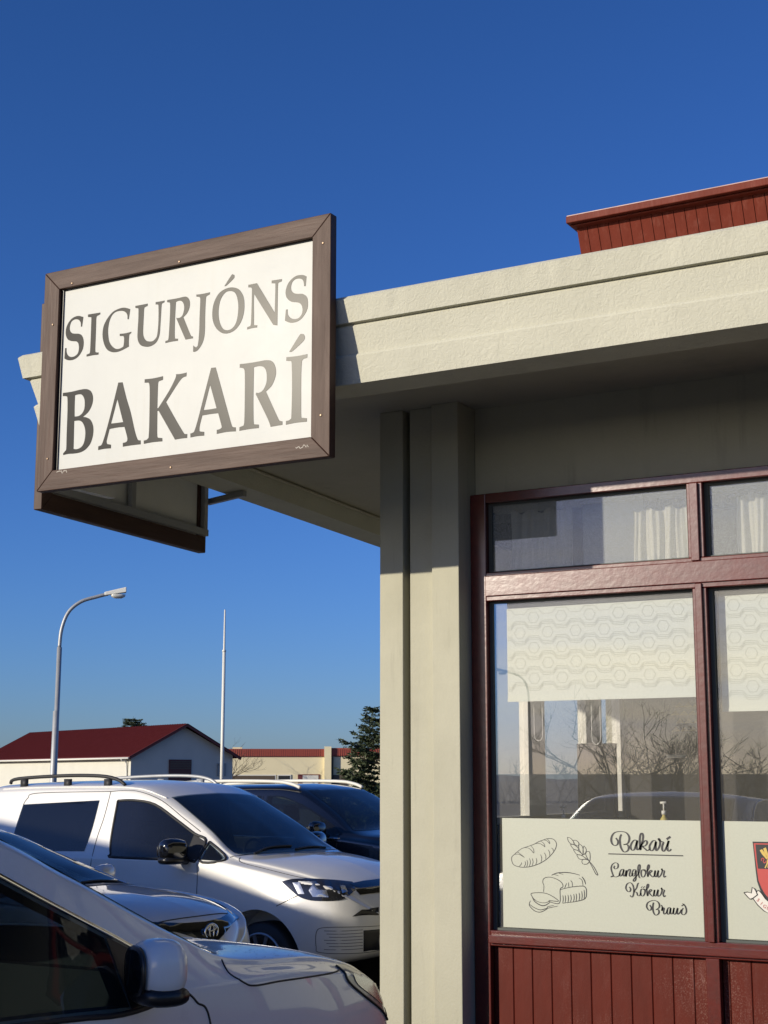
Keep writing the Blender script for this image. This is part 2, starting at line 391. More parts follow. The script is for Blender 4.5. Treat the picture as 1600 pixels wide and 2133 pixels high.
# post of stepped fins
m = MB()
m.box(-3.730, -3.597, 6.55, 6.72, .02, 3.60)
m.box(-3.5965, -3.5655, 6.69, 6.72, .02, 3.60)
m.box(-3.565, -3.4215, 6.565, 6.72, .02, 3.60)
m.box(-3.421, -3.272, 6.525, 6.72, .02, 3.60)
W(m, 'stepped_pillar', M['wall'], bevel=.004)
m = MB(); m.box(-3.745, -3.25, 6.535, 6.72, .02, .14); 
# window joinery
bays = [(-3.186, -2.143), (-2.078, -1.04), (-.975, .065), (.13, 1.17)]
ZS, ZT0, ZT1, ZH = 1.042, 2.607, 2.748, 3.085
YF0, YF1 = 6.655, 6.72
m = MB()
m.box(-3.270, -3.186, 6.652, YF1, .05, 3.145)
m.box(-3.186, 1.3, 6.653, YF1, ZH+.012, 3.146)                 # head
m.box(-3.186, 1.3, 6.650, YF1, ZT0, ZT1)                       # transom
m.box(-3.186, 1.3, 6.640, 6.651, ZT0+.022, ZT1-.018)           # raised middle of transom
m.box(-3.186, 1.3, 6.651, YF1, .972, ZS)                       # bottom rail
m.box(-3.186, 1.3, 6.628, 6.650, .985, 1.022)                  # projecting sill nose
W(m, 'window_frame', M['red'], bevel=.004)
for k, (x0, x1) in enumerate(bays):
    m = MB(); xm = x1+.0325
    m.box(x1, x1+.065, 6.6545, YF1-.002, ZS, ZT0); m.box(xm-.016, xm+.016, 6.638, 6.6535, ZS, ZT0+.02)
    m.box(x1-.012, x1+.062, 6.6545, YF1-.002, ZT1, ZH+.012); m.box(xm-.028, xm+.012, 6.638, 6.6535, ZT1-.016, ZH+.01)
    m.box(x1+.002, x1+.063, 6.649, YF1-.002, .05, .972)
    W(m, 'window_mullion', M['red'], bevel=.003)
    # glazing beads
    m = MB()
    for (za, zb, xa, xb) in ((ZS, ZT0, x0, x1), (ZT1, ZH+.012, x0 if k == 0 else x0-.003, x1-.012)):
        m.box(xa, xa+.018, 6.69, 6.704, za, zb); m.box(xb-.012, xb, 6.69, 6.704, za, zb)
        m.box(xa+.018, xb-.012, 6.69, 6.704, za, za+.010); m.box(xa+.018, xb-.012, 6.69, 6.704, zb-.010, zb)
    W(m, 'glazing_bead', M['bead'])
    m = MB(); m.add([(x0, 6.707, ZS), (x1, 6.707, ZS), (x1, 6.707, ZT0), (x0, 6.707, ZT0)], [(0, 1, 2, 3)])
    W(m, 'window_pane', M['glass'])
    m = MB(); m.add([(x0, 6.707, ZT1), (x1, 6.707, ZT1), (x1, 6.707, ZH+.012), (x0, 6.707, ZH+.012)], [(0, 1, 2, 3)])
    W(m, 'transom_pane', M['glass_top'])
    # tongue and groove boards
    m = MB(); bw = .0975; x = x0+.004 if k == 0 else x0
    offs = 0 if k == 0 else .03
    m.box(x0, x1, 6.712, 6.72, .05, .97)
    xs = [x0-.002]; xx = x0+.0995-(.07 if k else 0)
    while xx < x1-.01: xs.append(xx); xx += .0975
    xs.append(x1)
    for a_, b_ in zip(xs, xs[1:]):
        c = .0035; y0_, y1_ = 6.693, 6.7115
        m.add([(a_+.001,y1_,.05),(a_+.001,y0_+c,.05),(a_+.001+c,y0_,.05),(b_-.001-c,y0_,.05),(b_-.001,y0_+c,.05),(b_-.001,y1_,.05),
               (a_+.001,y1_,.97),(a_+.001,y0_+c,.97),(a_+.001+c,y0_,.97),(b_-.001-c,y0_,.97),(b_-.001,y0_+c,.97),(b_-.001,y1_,.97)],
              [(i, i+1, i+7, i+6) for i in range(5)]+[(0,5,4,3,2,1),(6,7,8,9,10,11)])
    W(m, 'panel_boards', M['redboard'])
m = MB(); m.box(1.30, XR, 6.65, 6.72, .02, 3.146); W(m, 'wall_infill', M['wall'])
m = MB(); m.box(-3.27, 1.3, 6.66, 6.75, .0205, .05); W(m, 'plinth', M['paving'])
# parapet box on the roof, leaning outward, boards + cornice
m = MB()
def par(x, s, t): # s 0 front .. ; t 0 bottom..1 top
    return (x, 5.70-.06*t, 3.887+.149*t)
x = -2.262; xs = []
while x < XR: xs.append(x); x += .0468
for a_, b_ in zip(xs, xs[1:]):
    g_ = .0014
    p = [par(a_+g_,0,0), par(b_-g_,0,0), par(b_-g_,0,1), par(a_+g_,0,1)]
    m.hexa([p[0], p[1], (p[1][0], p[1][1]+.02, p[1][2]), (p[0][0], p[0][1]+.02, p[0][2]), p[3], p[2], (p[2][0], p[2][1]+.02, p[2][2]), (p[3][0], p[3][1]+.02, p[3][2])])
W(m, 'parapet_boards', M['redtop'])
m = MB(); e = xs[-1]
m.hexa([(-2.258,5.722,3.884),(e,5.722,3.884),(e,7.5,3.884),(-2.258,7.5,3.884),(-2.258,5.662,4.036),(e,5.662,4.036),(e,7.5,4.036),(-2.258,7.5,4.036)])
m.box(-2.275, e, 5.688, 5.71, 3.884, 3.902)
W(m, 'parapet_core', M['redtop'])
m = MB(); m.box(-2.286, e, 5.585, 7.52, 4.036, 4.066); m.box(-2.274, e, 5.608, 7.51, 4.028, 4.0355)
W(m, 'parapet_cornice', M['redtop'], bevel=.003)
m = MB(); m.box(-2.283, e, 5.589, 7.5, 4.0665, 4.070); W(m, 'cornice_flashing', mat('weathered_flashing', (.5, .33, .28), .45, var=.4, vscale=12))

# interior shell
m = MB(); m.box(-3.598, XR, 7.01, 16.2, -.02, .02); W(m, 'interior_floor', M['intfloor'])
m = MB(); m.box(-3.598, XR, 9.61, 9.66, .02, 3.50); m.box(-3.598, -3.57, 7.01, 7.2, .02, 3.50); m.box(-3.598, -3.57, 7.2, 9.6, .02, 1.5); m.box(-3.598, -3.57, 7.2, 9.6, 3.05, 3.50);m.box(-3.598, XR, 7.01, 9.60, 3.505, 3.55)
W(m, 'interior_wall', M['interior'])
m = MB()
for a_, b_ in ((7.2, 7.28), (8.06, 8.30), (8.95, 9.22), (9.55, 9.6)): m.box(-3.66, -3.60, a_, b_, 1.5, 3.05)
m.box(-3.66, -3.60, 7.2, 9.6, 1.5002, 1.54)
W(m, 'side_window_frame', M['white'], bevel=.004)
for a_, b_ in ((7.28, 8.06), (8.30, 8.95), (9.22, 9.55)):
    m = MB(); m.add([(-3.63, a_, 1.54), (-3.63, b_, 1.54), (-3.63, b_, 3.05), (-3.63, a_, 3.05)], [(0, 1, 2, 3)]); W(m, 'side_pane', M['glass_side'])
m = MB(); m.box(-2.79, -2.47, 6.95, 6.97, 2.62, 3.15); W(m, 'interior_board', mat('pale_board', (.45, .5, .56), .6))

# curtains
def curtain(x0, x1, z0, z1, y, label, seed):
    r = random.Random(seed); m = MB(); n = int((x1-x0)/.006); vs = []
    ph = r.random()*6
    for j in range(9):
        z = z1+(z0-z1)*j/8
        for i in range(n+1):
            x = x0+(x1-x0)*i/n
            a_ = .014*math.sin(x*95+ph+1.3*math.sin(x*23+seed))+.008*math.sin(x*211+j*.1)
            vs.append((x+.004*math.sin(j*.6+x*40), y+a_*(1+.05*j), z+(.012*math.sin(x*60+seed) if j == 0 else 0)))
    m.add(vs, [(j*(n+1)+i, j*(n+1)+i+1, (j+1)*(n+1)+i+1, (j+1)*(n+1)+i) for j in range(8) for i in range(n)])
    o = m.build('curtain', M['curtain'], smooth=True); tag(o, label, 'curtain', 'pleated curtains behind the transom windows'); return o
curtain(-3.15, -2.815, 2.66, 3.075, 6.86, 'shaded pleated grey curtain at the left end of the transom window', 1)
curtain(-2.50, -2.20, 2.66, 3.03, 6.86, 'sunlit cream pleated curtain just left of the upper mullion', 2)
curtain(-1.975, -1.50, 2.66, 3.06, 6.86, 'cream pleated curtain right of the upper mullion at the picture edge', 3)
# roller blinds with a hexagon and line pattern
def blind(x0, x1, z0, z1, label):
    root = empty('roller_blind', (x0, 6.78, z0), label=label, cat='roller blind', group='patterned roller blinds in the window')
    o = (x0, 6.78, z0)
    m = MB(); m.box(x0, x1, 6.750, 6.7515, z0, z1); W(m, 'fabric', M['blind'], root)
    m = MB(); m.box(x0, x1, 6.747, 6.755, z0, z0+.014); W(m, 'bottom_bar', M['blind'], root)
    m = MB(); f = lambda u, v, d: (u, 6.7498-d, v)
    px_, pz = .1465, .0745; hw = .0295; row = 0; z = z0+.036
    while z < z1+.05:
        off = px_/2 if row % 2 else 0
        x = x0+.07+off-px_
        while x < x1+px_:
            hx = [(x+hw*math.cos(R(60*k)), z+hw*.98*math.sin(R(60*k))) for k in range(7)]
            if hx[3][0] > x0 and hx[0][0] < x1 and z+hw < z1 and z-hw > z0+.014: ribbon_mesh(m, hx, lambda d, t: .0021, f)
            x += px_
        # wave lines between this row and the one above
        zm = z+pz/2
        for dz in (-.008, 0, .008):
            pts = []; x = x0+.07+off-2*px_
            while x < x1+px_:
                A = .0125
                pts += [(x-.026, zm+A+dz), (x+.026, zm+A+dz), (x+.0475, zm-A+dz), (x+px_/2+.0255, zm-A+dz)]
                pts[-1] = (x+px_-.0475, zm-A+dz); x += px_
            cl = []
            for p, q in zip(pts, pts[1:]):
                for t in range(6): cl.append((p[0]+(q[0]-p[0])*t/6, p[1]+(q[1]-p[1])*t/6))
            cl = [p for p in cl if x0+.001 < p[0] < x1-.001]
            if cl and zm+A+dz < z1 and zm-A+dz > z0+.014: ribbon_mesh(m, cl, lambda d, t: .0017, f)
        row += 1; z += pz
    W(m, 'line_pattern', M['blindline'], root)
    m = MB(); m.tube([(x0, 6.775, z1+.02), (x1, 6.775, z1+.02)], .02, 12); W(m, 'roller', M['blind'], root, smooth=True)
blind(-3.122, -2.150, 2.118, 2.575, 'pale roller blind with hexagon line pattern in the left window')
blind(-2.052, -1.06, 2.048, 2.575, 'patterned roller blind in the right-hand window, cut by the picture edge')
# bead chains under the blind
ch = MB()
for xa, xb, zb in ((-2.93, -2.875, 1.98), (-2.66, -2.62, 1.90)):
    pass
for nm, x0_, zz in (('left', -3.02, 1.93), ('mid', -2.72, 1.91)):
    m = MB(); pts = [(x0_, 6.83, 2.5), (x0_, 6.83, zz+.04)]+[(x0_+.022*(1-math.cos(R(a_))), 6.83, zz+.03-.03*math.sin(R(a_))) for a_ in range(0, 181, 20)]+[(x0_+.044, 6.83, 2.5)]
    m.tube(pts, .0014, 5); o = m.build('blind_chain', M['white'])
    tag(o, 'thin looped blind chain hanging %s the pale interior posts' % ('between' if nm == 'left' else 'right of both of'), 'chain')
# small things behind the glass
def pump(x, y, z0, label):
    root = empty('pump_bottle', (x, y, z0), label=label, cat='pump bottle', group='pump bottles on the window ledge')
    m = MB(); m.tube([(0,0,0),(0,0,.09),(0,0,.105),(0,0,.112)], [.018,.018,.008,.008], 16); m.build('bottle', mat('bottle_liquid', (.5,.42,.12), .2), root, smooth=True)
    m = MB(); m.tube([(0,0,.112),(0,0,.13)], [.011,.011], 12); m.tube([(0,0,.13),(0,0,.165)], .004, 8); m.tube([(-.016,0,.166),(.012,0,.168)], .006, 8); m.build('pump', M['white'], root, smooth=True)
led = MB(); led.box(-3.15, 1.1, 6.73, 7.3, 1.40, 1.43); W(led, 'window_ledge', M['intfloor'])
pump(-2.415, 6.95, 1.47+.0, 'small amber pump bottle standing behind the film on the right')
pump(-3.03, 7.2, 1.44, 'small pump bottle standing near the left interior post')
m = MB(); m.box(-3.40, -3.17, 8.3, 8.34, 1.50, 1.95); o = m.build('display_screen', M['gloss_black']); tag(o, 'black square screen standing between the two pale interior posts', 'screen')
m = MB(); f = lambda u, v, d: (u, 7.3-d, v)
for i in range(4):
    for j in range(4):
        cx, cz = -2.46+i*.045+(.0225 if j % 2 else 0), 1.98+j*.04
        for s in (.020, .013, .006): ribbon_mesh(m, [(cx-s, cz), (cx, cz+s), (cx+s, cz)], lambda d, t: .003, f)
o = m.build('gold_ornament', M['crestgold']); tag(o, 'gold fish-scale lattice ornament seen below the blind next to the mullion', 'ornament')
m = MB(); m.box(-2.72, -2.62, 7.9, 7.92, 1.86, 1.875); o = m.build('strip_light', M['white']); tag(o, 'short pale horizontal strip seen deep inside the left window', 'fixture')
for p in (bk.children):
    pass

# ---------------------------------------------------------------- signs
SIGN = [[[[-565,288],[-575,292],[-594,298],[-616,298],[-640,290],[-659,273],[-672,250],[-675,226],[-671,206],[-660,188],[-644,178],[-625,173],[-605,169],[-592,159],[-587,144],[-586,127],[-591,108],[-605,97],[-624,93],[-643,97],[-657,108],[-665,124],[-666,144],[-675,145],[-677,92],[-661,83],[-642,78],[-618,78],[-593,87],[-573,105],[-560,128],[-557,157],[-562,180],[-573,197],[-590,206],[-608,209],[-630,214],[-644,225],[-650,240],[-649,257],[-641,275],[-626,283],[-609,283],[-593,277],[-583,266],[-579,255],[-578,240],[-571,240]]],[[[-535,296],[-458,294],[-458,285],[-477,280],[-482,270],[-482,227],[-482,178],[-482,110],[-479,96],[-460,92],[-461,81],[-496,83],[-535,82],[-536,92],[-519,95],[-514,107],[-513,182],[-513,270],[-515,279],[-535,283]]],[[[-272,282],[-290,290],[-314,296],[-343,295],[-379,285],[-410,259],[-432,226],[-439,191],[-436,157],[-424,123],[-407,99],[-385,85],[-361,79],[-335,79],[-306,85],[-273,95],[-275,123],[-273,154],[-261,162],[-261,167],[-297,165],[-332,167],[-331,156],[-310,153],[-304,144],[-304,120],[-307,100],[-324,94],[-344,93],[-362,100],[-382,117],[-397,141],[-404,176],[-405,208],[-398,243],[-382,270],[-361,282],[-334,283],[-312,278],[-296,267],[-288,253],[-287,234],[-279,232]]],[[[-241,293],[-166,293],[-166,282],[-183,278],[-187,268],[-188,230],[-189,194],[-189,151],[-183,127],[-169,110],[-152,103],[-132,101],[-118,107],[-105,122],[-100,155],[-98,197],[-99,249],[-101,275],[-106,279],[-118,281],[-118,293],[-92,292],[-64,292],[-65,284],[-79,280],[-82,271],[-84,219],[-86,178],[-88,136],[-95,111],[-108,92],[-128,81],[-151,77],[-174,80],[-198,89],[-214,107],[-222,132],[-222,175],[-220,223],[-221,271],[-224,279],[-240,283]]],[[[-49,292],[8,291],[36,292],[56,292],[70,287],[82,271],[86,249],[81,226],[68,206],[49,192],[93,100],[101,92],[108,89],[108,80],[65,80],[11,187],[12,193],[30,193],[44,203],[52,226],[52,247],[45,265],[32,275],[17,277],[3,274],[1,224],[0,177],[1,104],[5,94],[21,91],[20,81],[-20,82],[-53,80],[-54,90],[-40,92],[-35,102],[-32,159],[-30,229],[-31,270],[-36,278],[-49,281]]],[[[122,291],[162,289],[201,290],[200,280],[182,274],[178,262],[176,209],[176,160],[176,104],[172,72],[163,48],[149,29],[133,16],[117,13],[111,15],[111,45],[122,36],[130,34],[137,40],[141,67],[144,120],[144,179],[146,249],[145,270],[140,277],[123,281]]],[[[283,306],[321,352],[330,356],[339,350],[339,339],[331,331],[295,307]]],[[[332,292],[305,294],[278,289],[253,276],[235,254],[222,225],[217,191],[219,158],[229,128],[246,103],[269,84],[290,76],[315,75],[342,82],[366,100],[384,125],[395,158],[398,194],[394,230],[382,257],[362,280]],[[316,277],[297,277],[281,268],[265,248],[256,222],[252,185],[256,150],[265,123],[279,102],[296,92],[315,90],[333,96],[349,112],[359,138],[364,177],[363,209],[356,240],[346,261],[332,272]]],[[[418,290],[466,290],[566,134],[567,181],[568,265],[564,273],[547,276],[547,289],[577,288],[603,287],[602,276],[586,273],[582,265],[581,202],[581,71],[559,77],[451,241],[450,200],[452,131],[452,97],[456,91],[471,89],[470,78],[443,79],[415,77],[416,88],[430,90],[436,99],[438,156],[439,248],[438,268],[433,275],[418,278]]],[[[735,277],[722,285],[704,289],[681,289],[658,279],[637,260],[626,235],[624,215],[629,196],[641,181],[656,171],[675,166],[693,161],[706,152],[713,140],[716,124],[713,106],[702,92],[686,86],[665,89],[650,98],[639,111],[636,125],[636,138],[627,139],[622,87],[640,77],[658,72],[681,72],[706,80],[729,102],[742,126],[744,153],[740,176],[728,191],[713,199],[692,202],[674,207],[661,216],[654,228],[653,244],[659,262],[671,272],[686,275],[702,272],[715,264],[721,251],[723,233],[731,232]]],[[[-678,-83],[-625,-84],[-574,-81],[-539,-81],[-515,-87],[-498,-100],[-487,-123],[-486,-150],[-495,-176],[-514,-201],[-545,-220],[-523,-225],[-499,-238],[-482,-264],[-476,-294],[-480,-328],[-493,-359],[-519,-383],[-552,-395],[-590,-397],[-627,-395],[-661,-397],[-662,-389],[-649,-378],[-643,-366],[-644,-294],[-644,-185],[-647,-117],[-651,-104],[-662,-101],[-678,-99]],[[-600,-105],[-583,-103],[-562,-105],[-548,-116],[-539,-133],[-536,-155],[-538,-182],[-551,-202],[-571,-212],[-598,-212],[-600,-163]],[[-599,-234],[-584,-234],[-563,-237],[-546,-248],[-533,-269],[-526,-296],[-527,-328],[-536,-357],[-553,-372],[-577,-377],[-597,-373],[-598,-299]]],[[[-331,-76],[-305,-78],[-279,-158],[-250,-233],[-221,-329],[-205,-367],[-196,-375],[-185,-377],[-184,-396],[-238,-395],[-291,-396],[-292,-378],[-272,-375],[-265,-368],[-267,-350],[-285,-300],[-330,-298],[-376,-300],[-387,-339],[-392,-359],[-388,-372],[-364,-378],[-364,-396],[-405,-394],[-442,-396],[-442,-378],[-426,-375],[-416,-362],[-395,-303],[-366,-205]],[[-334,-157],[-294,-275],[-330,-275],[-368,-274],[-352,-220]]],[[[-171,-81],[-116,-83],[-62,-80],[-62,-98],[-83,-101],[-90,-110],[-91,-165],[-91,-232],[-85,-232],[-24,-157],[12,-99],[14,-81],[42,-83],[76,-81],[75,-99],[57,-102],[40,-113],[7,-151],[-40,-209],[24,-307],[65,-366],[74,-375],[88,-377],[88,-396],[56,-395],[18,-396],[-83,-245],[-90,-246],[-89,-308],[-87,-366],[-80,-376],[-57,-380],[-56,-396],[-111,-394],[-165,-396],[-166,-380],[-149,-378],[-138,-370],[-136,-322],[-137,-220],[-139,-138],[-143,-107],[-149,-100],[-171,-98]]],[[[217,-78],[242,-79],[266,-149],[304,-263],[334,-352],[341,-370],[350,-375],[362,-377],[362,-396],[311,-393],[256,-396],[256,-377],[273,-375],[283,-369],[281,-357],[262,-299],[217,-298],[172,-299],[161,-337],[157,-359],[158,-371],[164,-374],[185,-378],[185,-396],[146,-394],[107,-396],[106,-377],[121,-374],[131,-363],[151,-304],[181,-200]],[[213,-158],[252,-274],[214,-275],[179,-274],[192,-231]]],[[[378,-82],[425,-84],[476,-84],[511,-83],[532,-85],[550,-90],[565,-104],[575,-128],[577,-153],[571,-177],[554,-208],[524,-230],[538,-258],[589,-357],[599,-373],[615,-379],[615,-395],[552,-397],[536,-358],[469,-236],[471,-229],[487,-231],[505,-224],[519,-206],[527,-182],[527,-151],[521,-128],[509,-114],[491,-107],[473,-106],[456,-108],[456,-192],[456,-268],[459,-359],[463,-375],[488,-379],[488,-395],[434,-394],[382,-396],[382,-379],[401,-375],[408,-360],[409,-262],[407,-135],[402,-109],[394,-103],[378,-99]]],[[[632,-85],[689,-88],[744,-86],[743,-103],[723,-106],[715,-114],[712,-176],[713,-300],[714,-364],[718,-375],[744,-380],[744,-396],[690,-394],[634,-397],[634,-380],[651,-378],[662,-371],[664,-294],[664,-195],[661,-117],[656,-106],[632,-102]]],[[[647,-62],[699,5],[711,12],[722,10],[729,-2],[728,-14],[717,-27],[664,-62]]]]
FILM = [[2,[82,169],[92,155],[89,141],[77,135],[65,141],[59,157],[63,178],[78,194],[105,199],[131,195],[145,180],[147,164],[140,148],[128,142],[118,140],[135,141],[143,129],[139,115],[125,107],[114,112],[104,131],[101,158],[104,176],[110,186]],[2,[185,158],[173,162],[160,151],[152,132],[158,117],[169,119],[178,138],[185,159],[181,135],[184,119],[192,122],[201,135],[211,160],[214,181],[210,193],[203,190],[198,173],[197,146],[199,118],[204,138],[219,157],[229,160],[232,149],[222,137],[210,134],[224,122],[232,116],[244,123]],[2,[274,160],[262,161],[251,150],[243,134],[247,118],[258,118],[269,137],[275,158],[272,137],[274,118],[281,121],[292,140],[294,161],[288,171],[289,164],[299,158],[309,154],[303,135],[304,119],[311,115],[319,125],[328,143],[335,162],[328,138],[329,120],[336,116],[346,125]],[3,[325,168],[344,180]],[2.2,[43,97],[401,97]],[1.5,[73,44],[69,36],[75,30],[87,36],[89,52],[76,58],[61,49],[55,32],[60,11],[64,-2],[52,-7],[61,-2],[76,-6],[90,-1],[99,10]],[1.5,[116,30],[104,27],[96,12],[96,0],[103,0],[113,15],[117,29],[112,10],[115,-1],[122,5],[129,26],[126,-3],[131,16],[142,30],[148,27],[143,8],[145,-1],[154,3],[160,14]],[1.5,[175,29],[164,29],[156,14],[158,1],[167,4],[175,28],[174,-2],[171,-18],[163,-23],[162,-15],[171,-4],[186,12],[194,34],[195,50],[190,52],[185,39],[186,15],[190,-4],[196,-6]],[1.5,[211,30],[204,29],[199,15],[203,-1],[213,0],[221,16],[218,30],[211,30],[219,24],[229,27],[238,40],[239,51],[235,53],[230,40],[230,19],[231,0],[235,16],[245,29],[251,25],[240,14],[251,1],[257,1],[265,12],[267,29],[263,12],[266,1],[273,4],[282,30],[279,12],[281,-1],[291,7],[300,26],[297,38],[301,30],[310,28],[306,10],[309,0],[317,6]],[1.5,[141,-48],[147,-58],[142,-69],[132,-68],[124,-54],[130,-36],[145,-29],[157,-38],[162,-58],[160,-79],[153,-93],[143,-86]],[1.5,[188,-29],[182,-33],[175,-52],[163,-68],[175,-71],[180,-84],[189,-85],[196,-73]],[1.5,[205,-55],[198,-57],[194,-70],[197,-84],[207,-85],[215,-69],[213,-56],[205,-55],[217,-59],[230,-48],[233,-35],[229,-33],[224,-45],[224,-64],[227,-85],[231,-69],[241,-56],[247,-60],[236,-71],[249,-85],[256,-81],[261,-57],[257,-76],[260,-83],[267,-82],[278,-55],[275,-72],[277,-85],[289,-77],[296,-58],[293,-47],[296,-54],[307,-57],[301,-74],[305,-86],[312,-80]],[2.2,[199,-46],[201,-48]],[2.2,[210,-45],[212,-48]],[1.6,[236,-125],[243,-135],[240,-146],[230,-147],[221,-132],[228,-114],[251,-104],[271,-107],[281,-119],[280,-133],[269,-142],[264,-144],[275,-143],[279,-154],[273,-164],[262,-168],[253,-157],[250,-139],[252,-121],[255,-113]],[1.5,[290,-123],[295,-132],[292,-148],[296,-135],[303,-136],[300,-153],[304,-162],[313,-155],[319,-142]],[1.5,[333,-132],[323,-134],[317,-147],[319,-161],[328,-157],[334,-133],[332,-151],[336,-160],[344,-154],[350,-132],[346,-151],[349,-160],[357,-157],[367,-132],[364,-150],[367,-160],[376,-152],[384,-139]],[1.5,[393,-132],[386,-141],[384,-155],[392,-161],[402,-156],[407,-143],[403,-125],[395,-115],[388,-113]],[1.5,[385,-123],[399,-115]],[1.2,[-380,70],[-399,84],[-417,94],[-433,83],[-446,71],[-447,54],[-437,35],[-409,26],[-378,25],[-341,31],[-297,47],[-260,70],[-229,101],[-215,129],[-219,148],[-234,159],[-258,160],[-283,153],[-308,144],[-327,134],[-348,126],[-377,117],[-398,109],[-419,94]],[1,[-433,83],[-411,85],[-393,77],[-380,70]],[1,[-377,116],[-358,114],[-343,103],[-332,92],[-333,110],[-345,124]],[1,[-320,136],[-299,136],[-283,128],[-274,122],[-280,138],[-295,147]],[1,[-277,153],[-262,149],[-249,137],[-252,149],[-263,159]],[1,[-409,28],[-398,38],[-396,47]],[1,[-383,27],[-375,41],[-378,53]],[1,[-370,27],[-364,44],[-368,59]],[1,[-356,29],[-350,48],[-354,67]],[1,[-342,32],[-336,50],[-340,67]],[1,[-324,37],[-317,53],[-320,69]],[1,[-296,49],[-291,68],[-297,86]],[1,[-272,65],[-270,80],[-278,95]],[1,[-251,82],[-250,95],[-258,109]],[1,[-233,103],[-232,110],[-241,118]],[1.2,[-159,168],[-143,164],[-128,148],[-127,137],[-143,139],[-155,152],[-159,168]],[1.2,[-131,154],[-116,155],[-102,143],[-107,129],[-125,139],[-131,154]],[1.2,[-145,135],[-128,135],[-107,121],[-106,110],[-129,115],[-145,135]],[1.2,[-101,140],[-86,129],[-81,110],[-84,91],[-102,115],[-101,140]],[1.2,[-130,111],[-114,111],[-87,94],[-87,88],[-114,92],[-130,111]],[1.2,[-77,131],[-66,116],[-69,100],[-81,91],[-82,113],[-77,131]],[1.2,[-114,88],[-96,89],[-70,75],[-73,70],[-100,70],[-114,88]],[1.2,[-63,105],[-51,105],[-47,87],[-51,62],[-69,91],[-63,105]],[1.2,[-89,61],[-82,69],[-64,68],[-52,61],[-64,48],[-85,49],[-89,61]],[1.4,[-68,75],[-52,61],[-29,35],[-11,2],[-21,5],[-35,30],[-51,58]],[1.2,[-285,-86],[-283,-57],[-288,-43],[-285,-27],[-268,-18],[-241,-18],[-210,-28],[-190,-43],[-187,-59],[-201,-72],[-205,-133],[-252,-130],[-255,-124],[-209,-124],[-270,-92],[-343,-93],[-345,-108],[-325,-127],[-295,-135],[-270,-133],[-255,-124]],[1.6,[-345,-106],[-332,-130],[-301,-147],[-277,-146],[-254,-132]],[1.2,[-353,-128],[-359,-141],[-357,-153],[-332,-174],[-302,-178],[-271,-163],[-265,-152],[-234,-145]],[1.2,[-358,-145],[-332,-160],[-302,-168],[-271,-160],[-213,-147]],[1.6,[-243,-8],[-216,3],[-176,7],[-140,5],[-101,-3]],[1.8,[-90,-10],[-78,-26],[-73,-44]],[1,[-228,-4],[-208,-9]],[1,[-207,3],[-184,-2]],[1.4,[-201,-72],[-148,-59],[-91,-52],[-74,-58],[-69,-74],[-76,-107],[-119,-122],[-190,-133]],[1,[-105,-16],[-90,-26],[-86,-50]],[1,[-178,-64],[-168,-42]],[1,[-157,-59],[-158,-38]],[1,[-139,-56],[-140,-38],[-147,-28]],[1.2,[-188,-97],[-186,-114],[-189,-131]],[1.2,[-176,-97],[-174,-113],[-177,-129]],[1.2,[-162,-95],[-160,-112],[-163,-129]],[1.2,[-149,-93],[-146,-109],[-150,-126]],[1.2,[-133,-90],[-131,-107],[-135,-124]],[1.2,[-121,-87],[-119,-103],[-122,-121]],[1.2,[-106,-83],[-104,-101],[-108,-119]],[1.2,[-93,-75],[-91,-95],[-94,-115]],[1.2,[-81,-69],[-79,-89],[-82,-110]]]
CREST = {"outer":[[-326,166],[-246,166],[-258,-96],[-286,-73],[-302,-39],[-313,-5],[-317,37],[-321,99]],"inner":[[-321,159],[-247,161],[-258,-82],[-281,-55],[-294,-32],[-306,-1],[-310,37],[-316,96]],"black":[[-313,154],[-247,155],[-252,52],[-306,50],[-309,82]],"stalk1":[[-295,129],[-284,134],[-264,104],[-261,90],[-268,93],[-285,112]],"stalk2":[[-279,137],[-267,142],[-258,113],[-257,92],[-262,97],[-274,119]],"foot":[[-264,90],[-254,90],[-251,56],[-264,55],[-261,76],[-271,54],[-277,55],[-267,73]],"curl":[[-289,84],[-288,92],[-282,96],[-277,91],[-281,83],[-277,76],[-270,79],[-269,85]],"tail":[[-373,-54],[-356,-51],[-340,-55],[-335,-30],[-325,-36],[-318,-48],[-314,-62],[-334,-77],[-347,-81],[-357,-72]],"band":[[-318,-48],[-307,-42],[-295,-54],[-279,-77],[-258,-94],[-260,-142],[-288,-128],[-314,-105],[-334,-77],[-312,-61]],"text":[[-311,-84],[-297,-99],[-284,-112],[-270,-122]]}

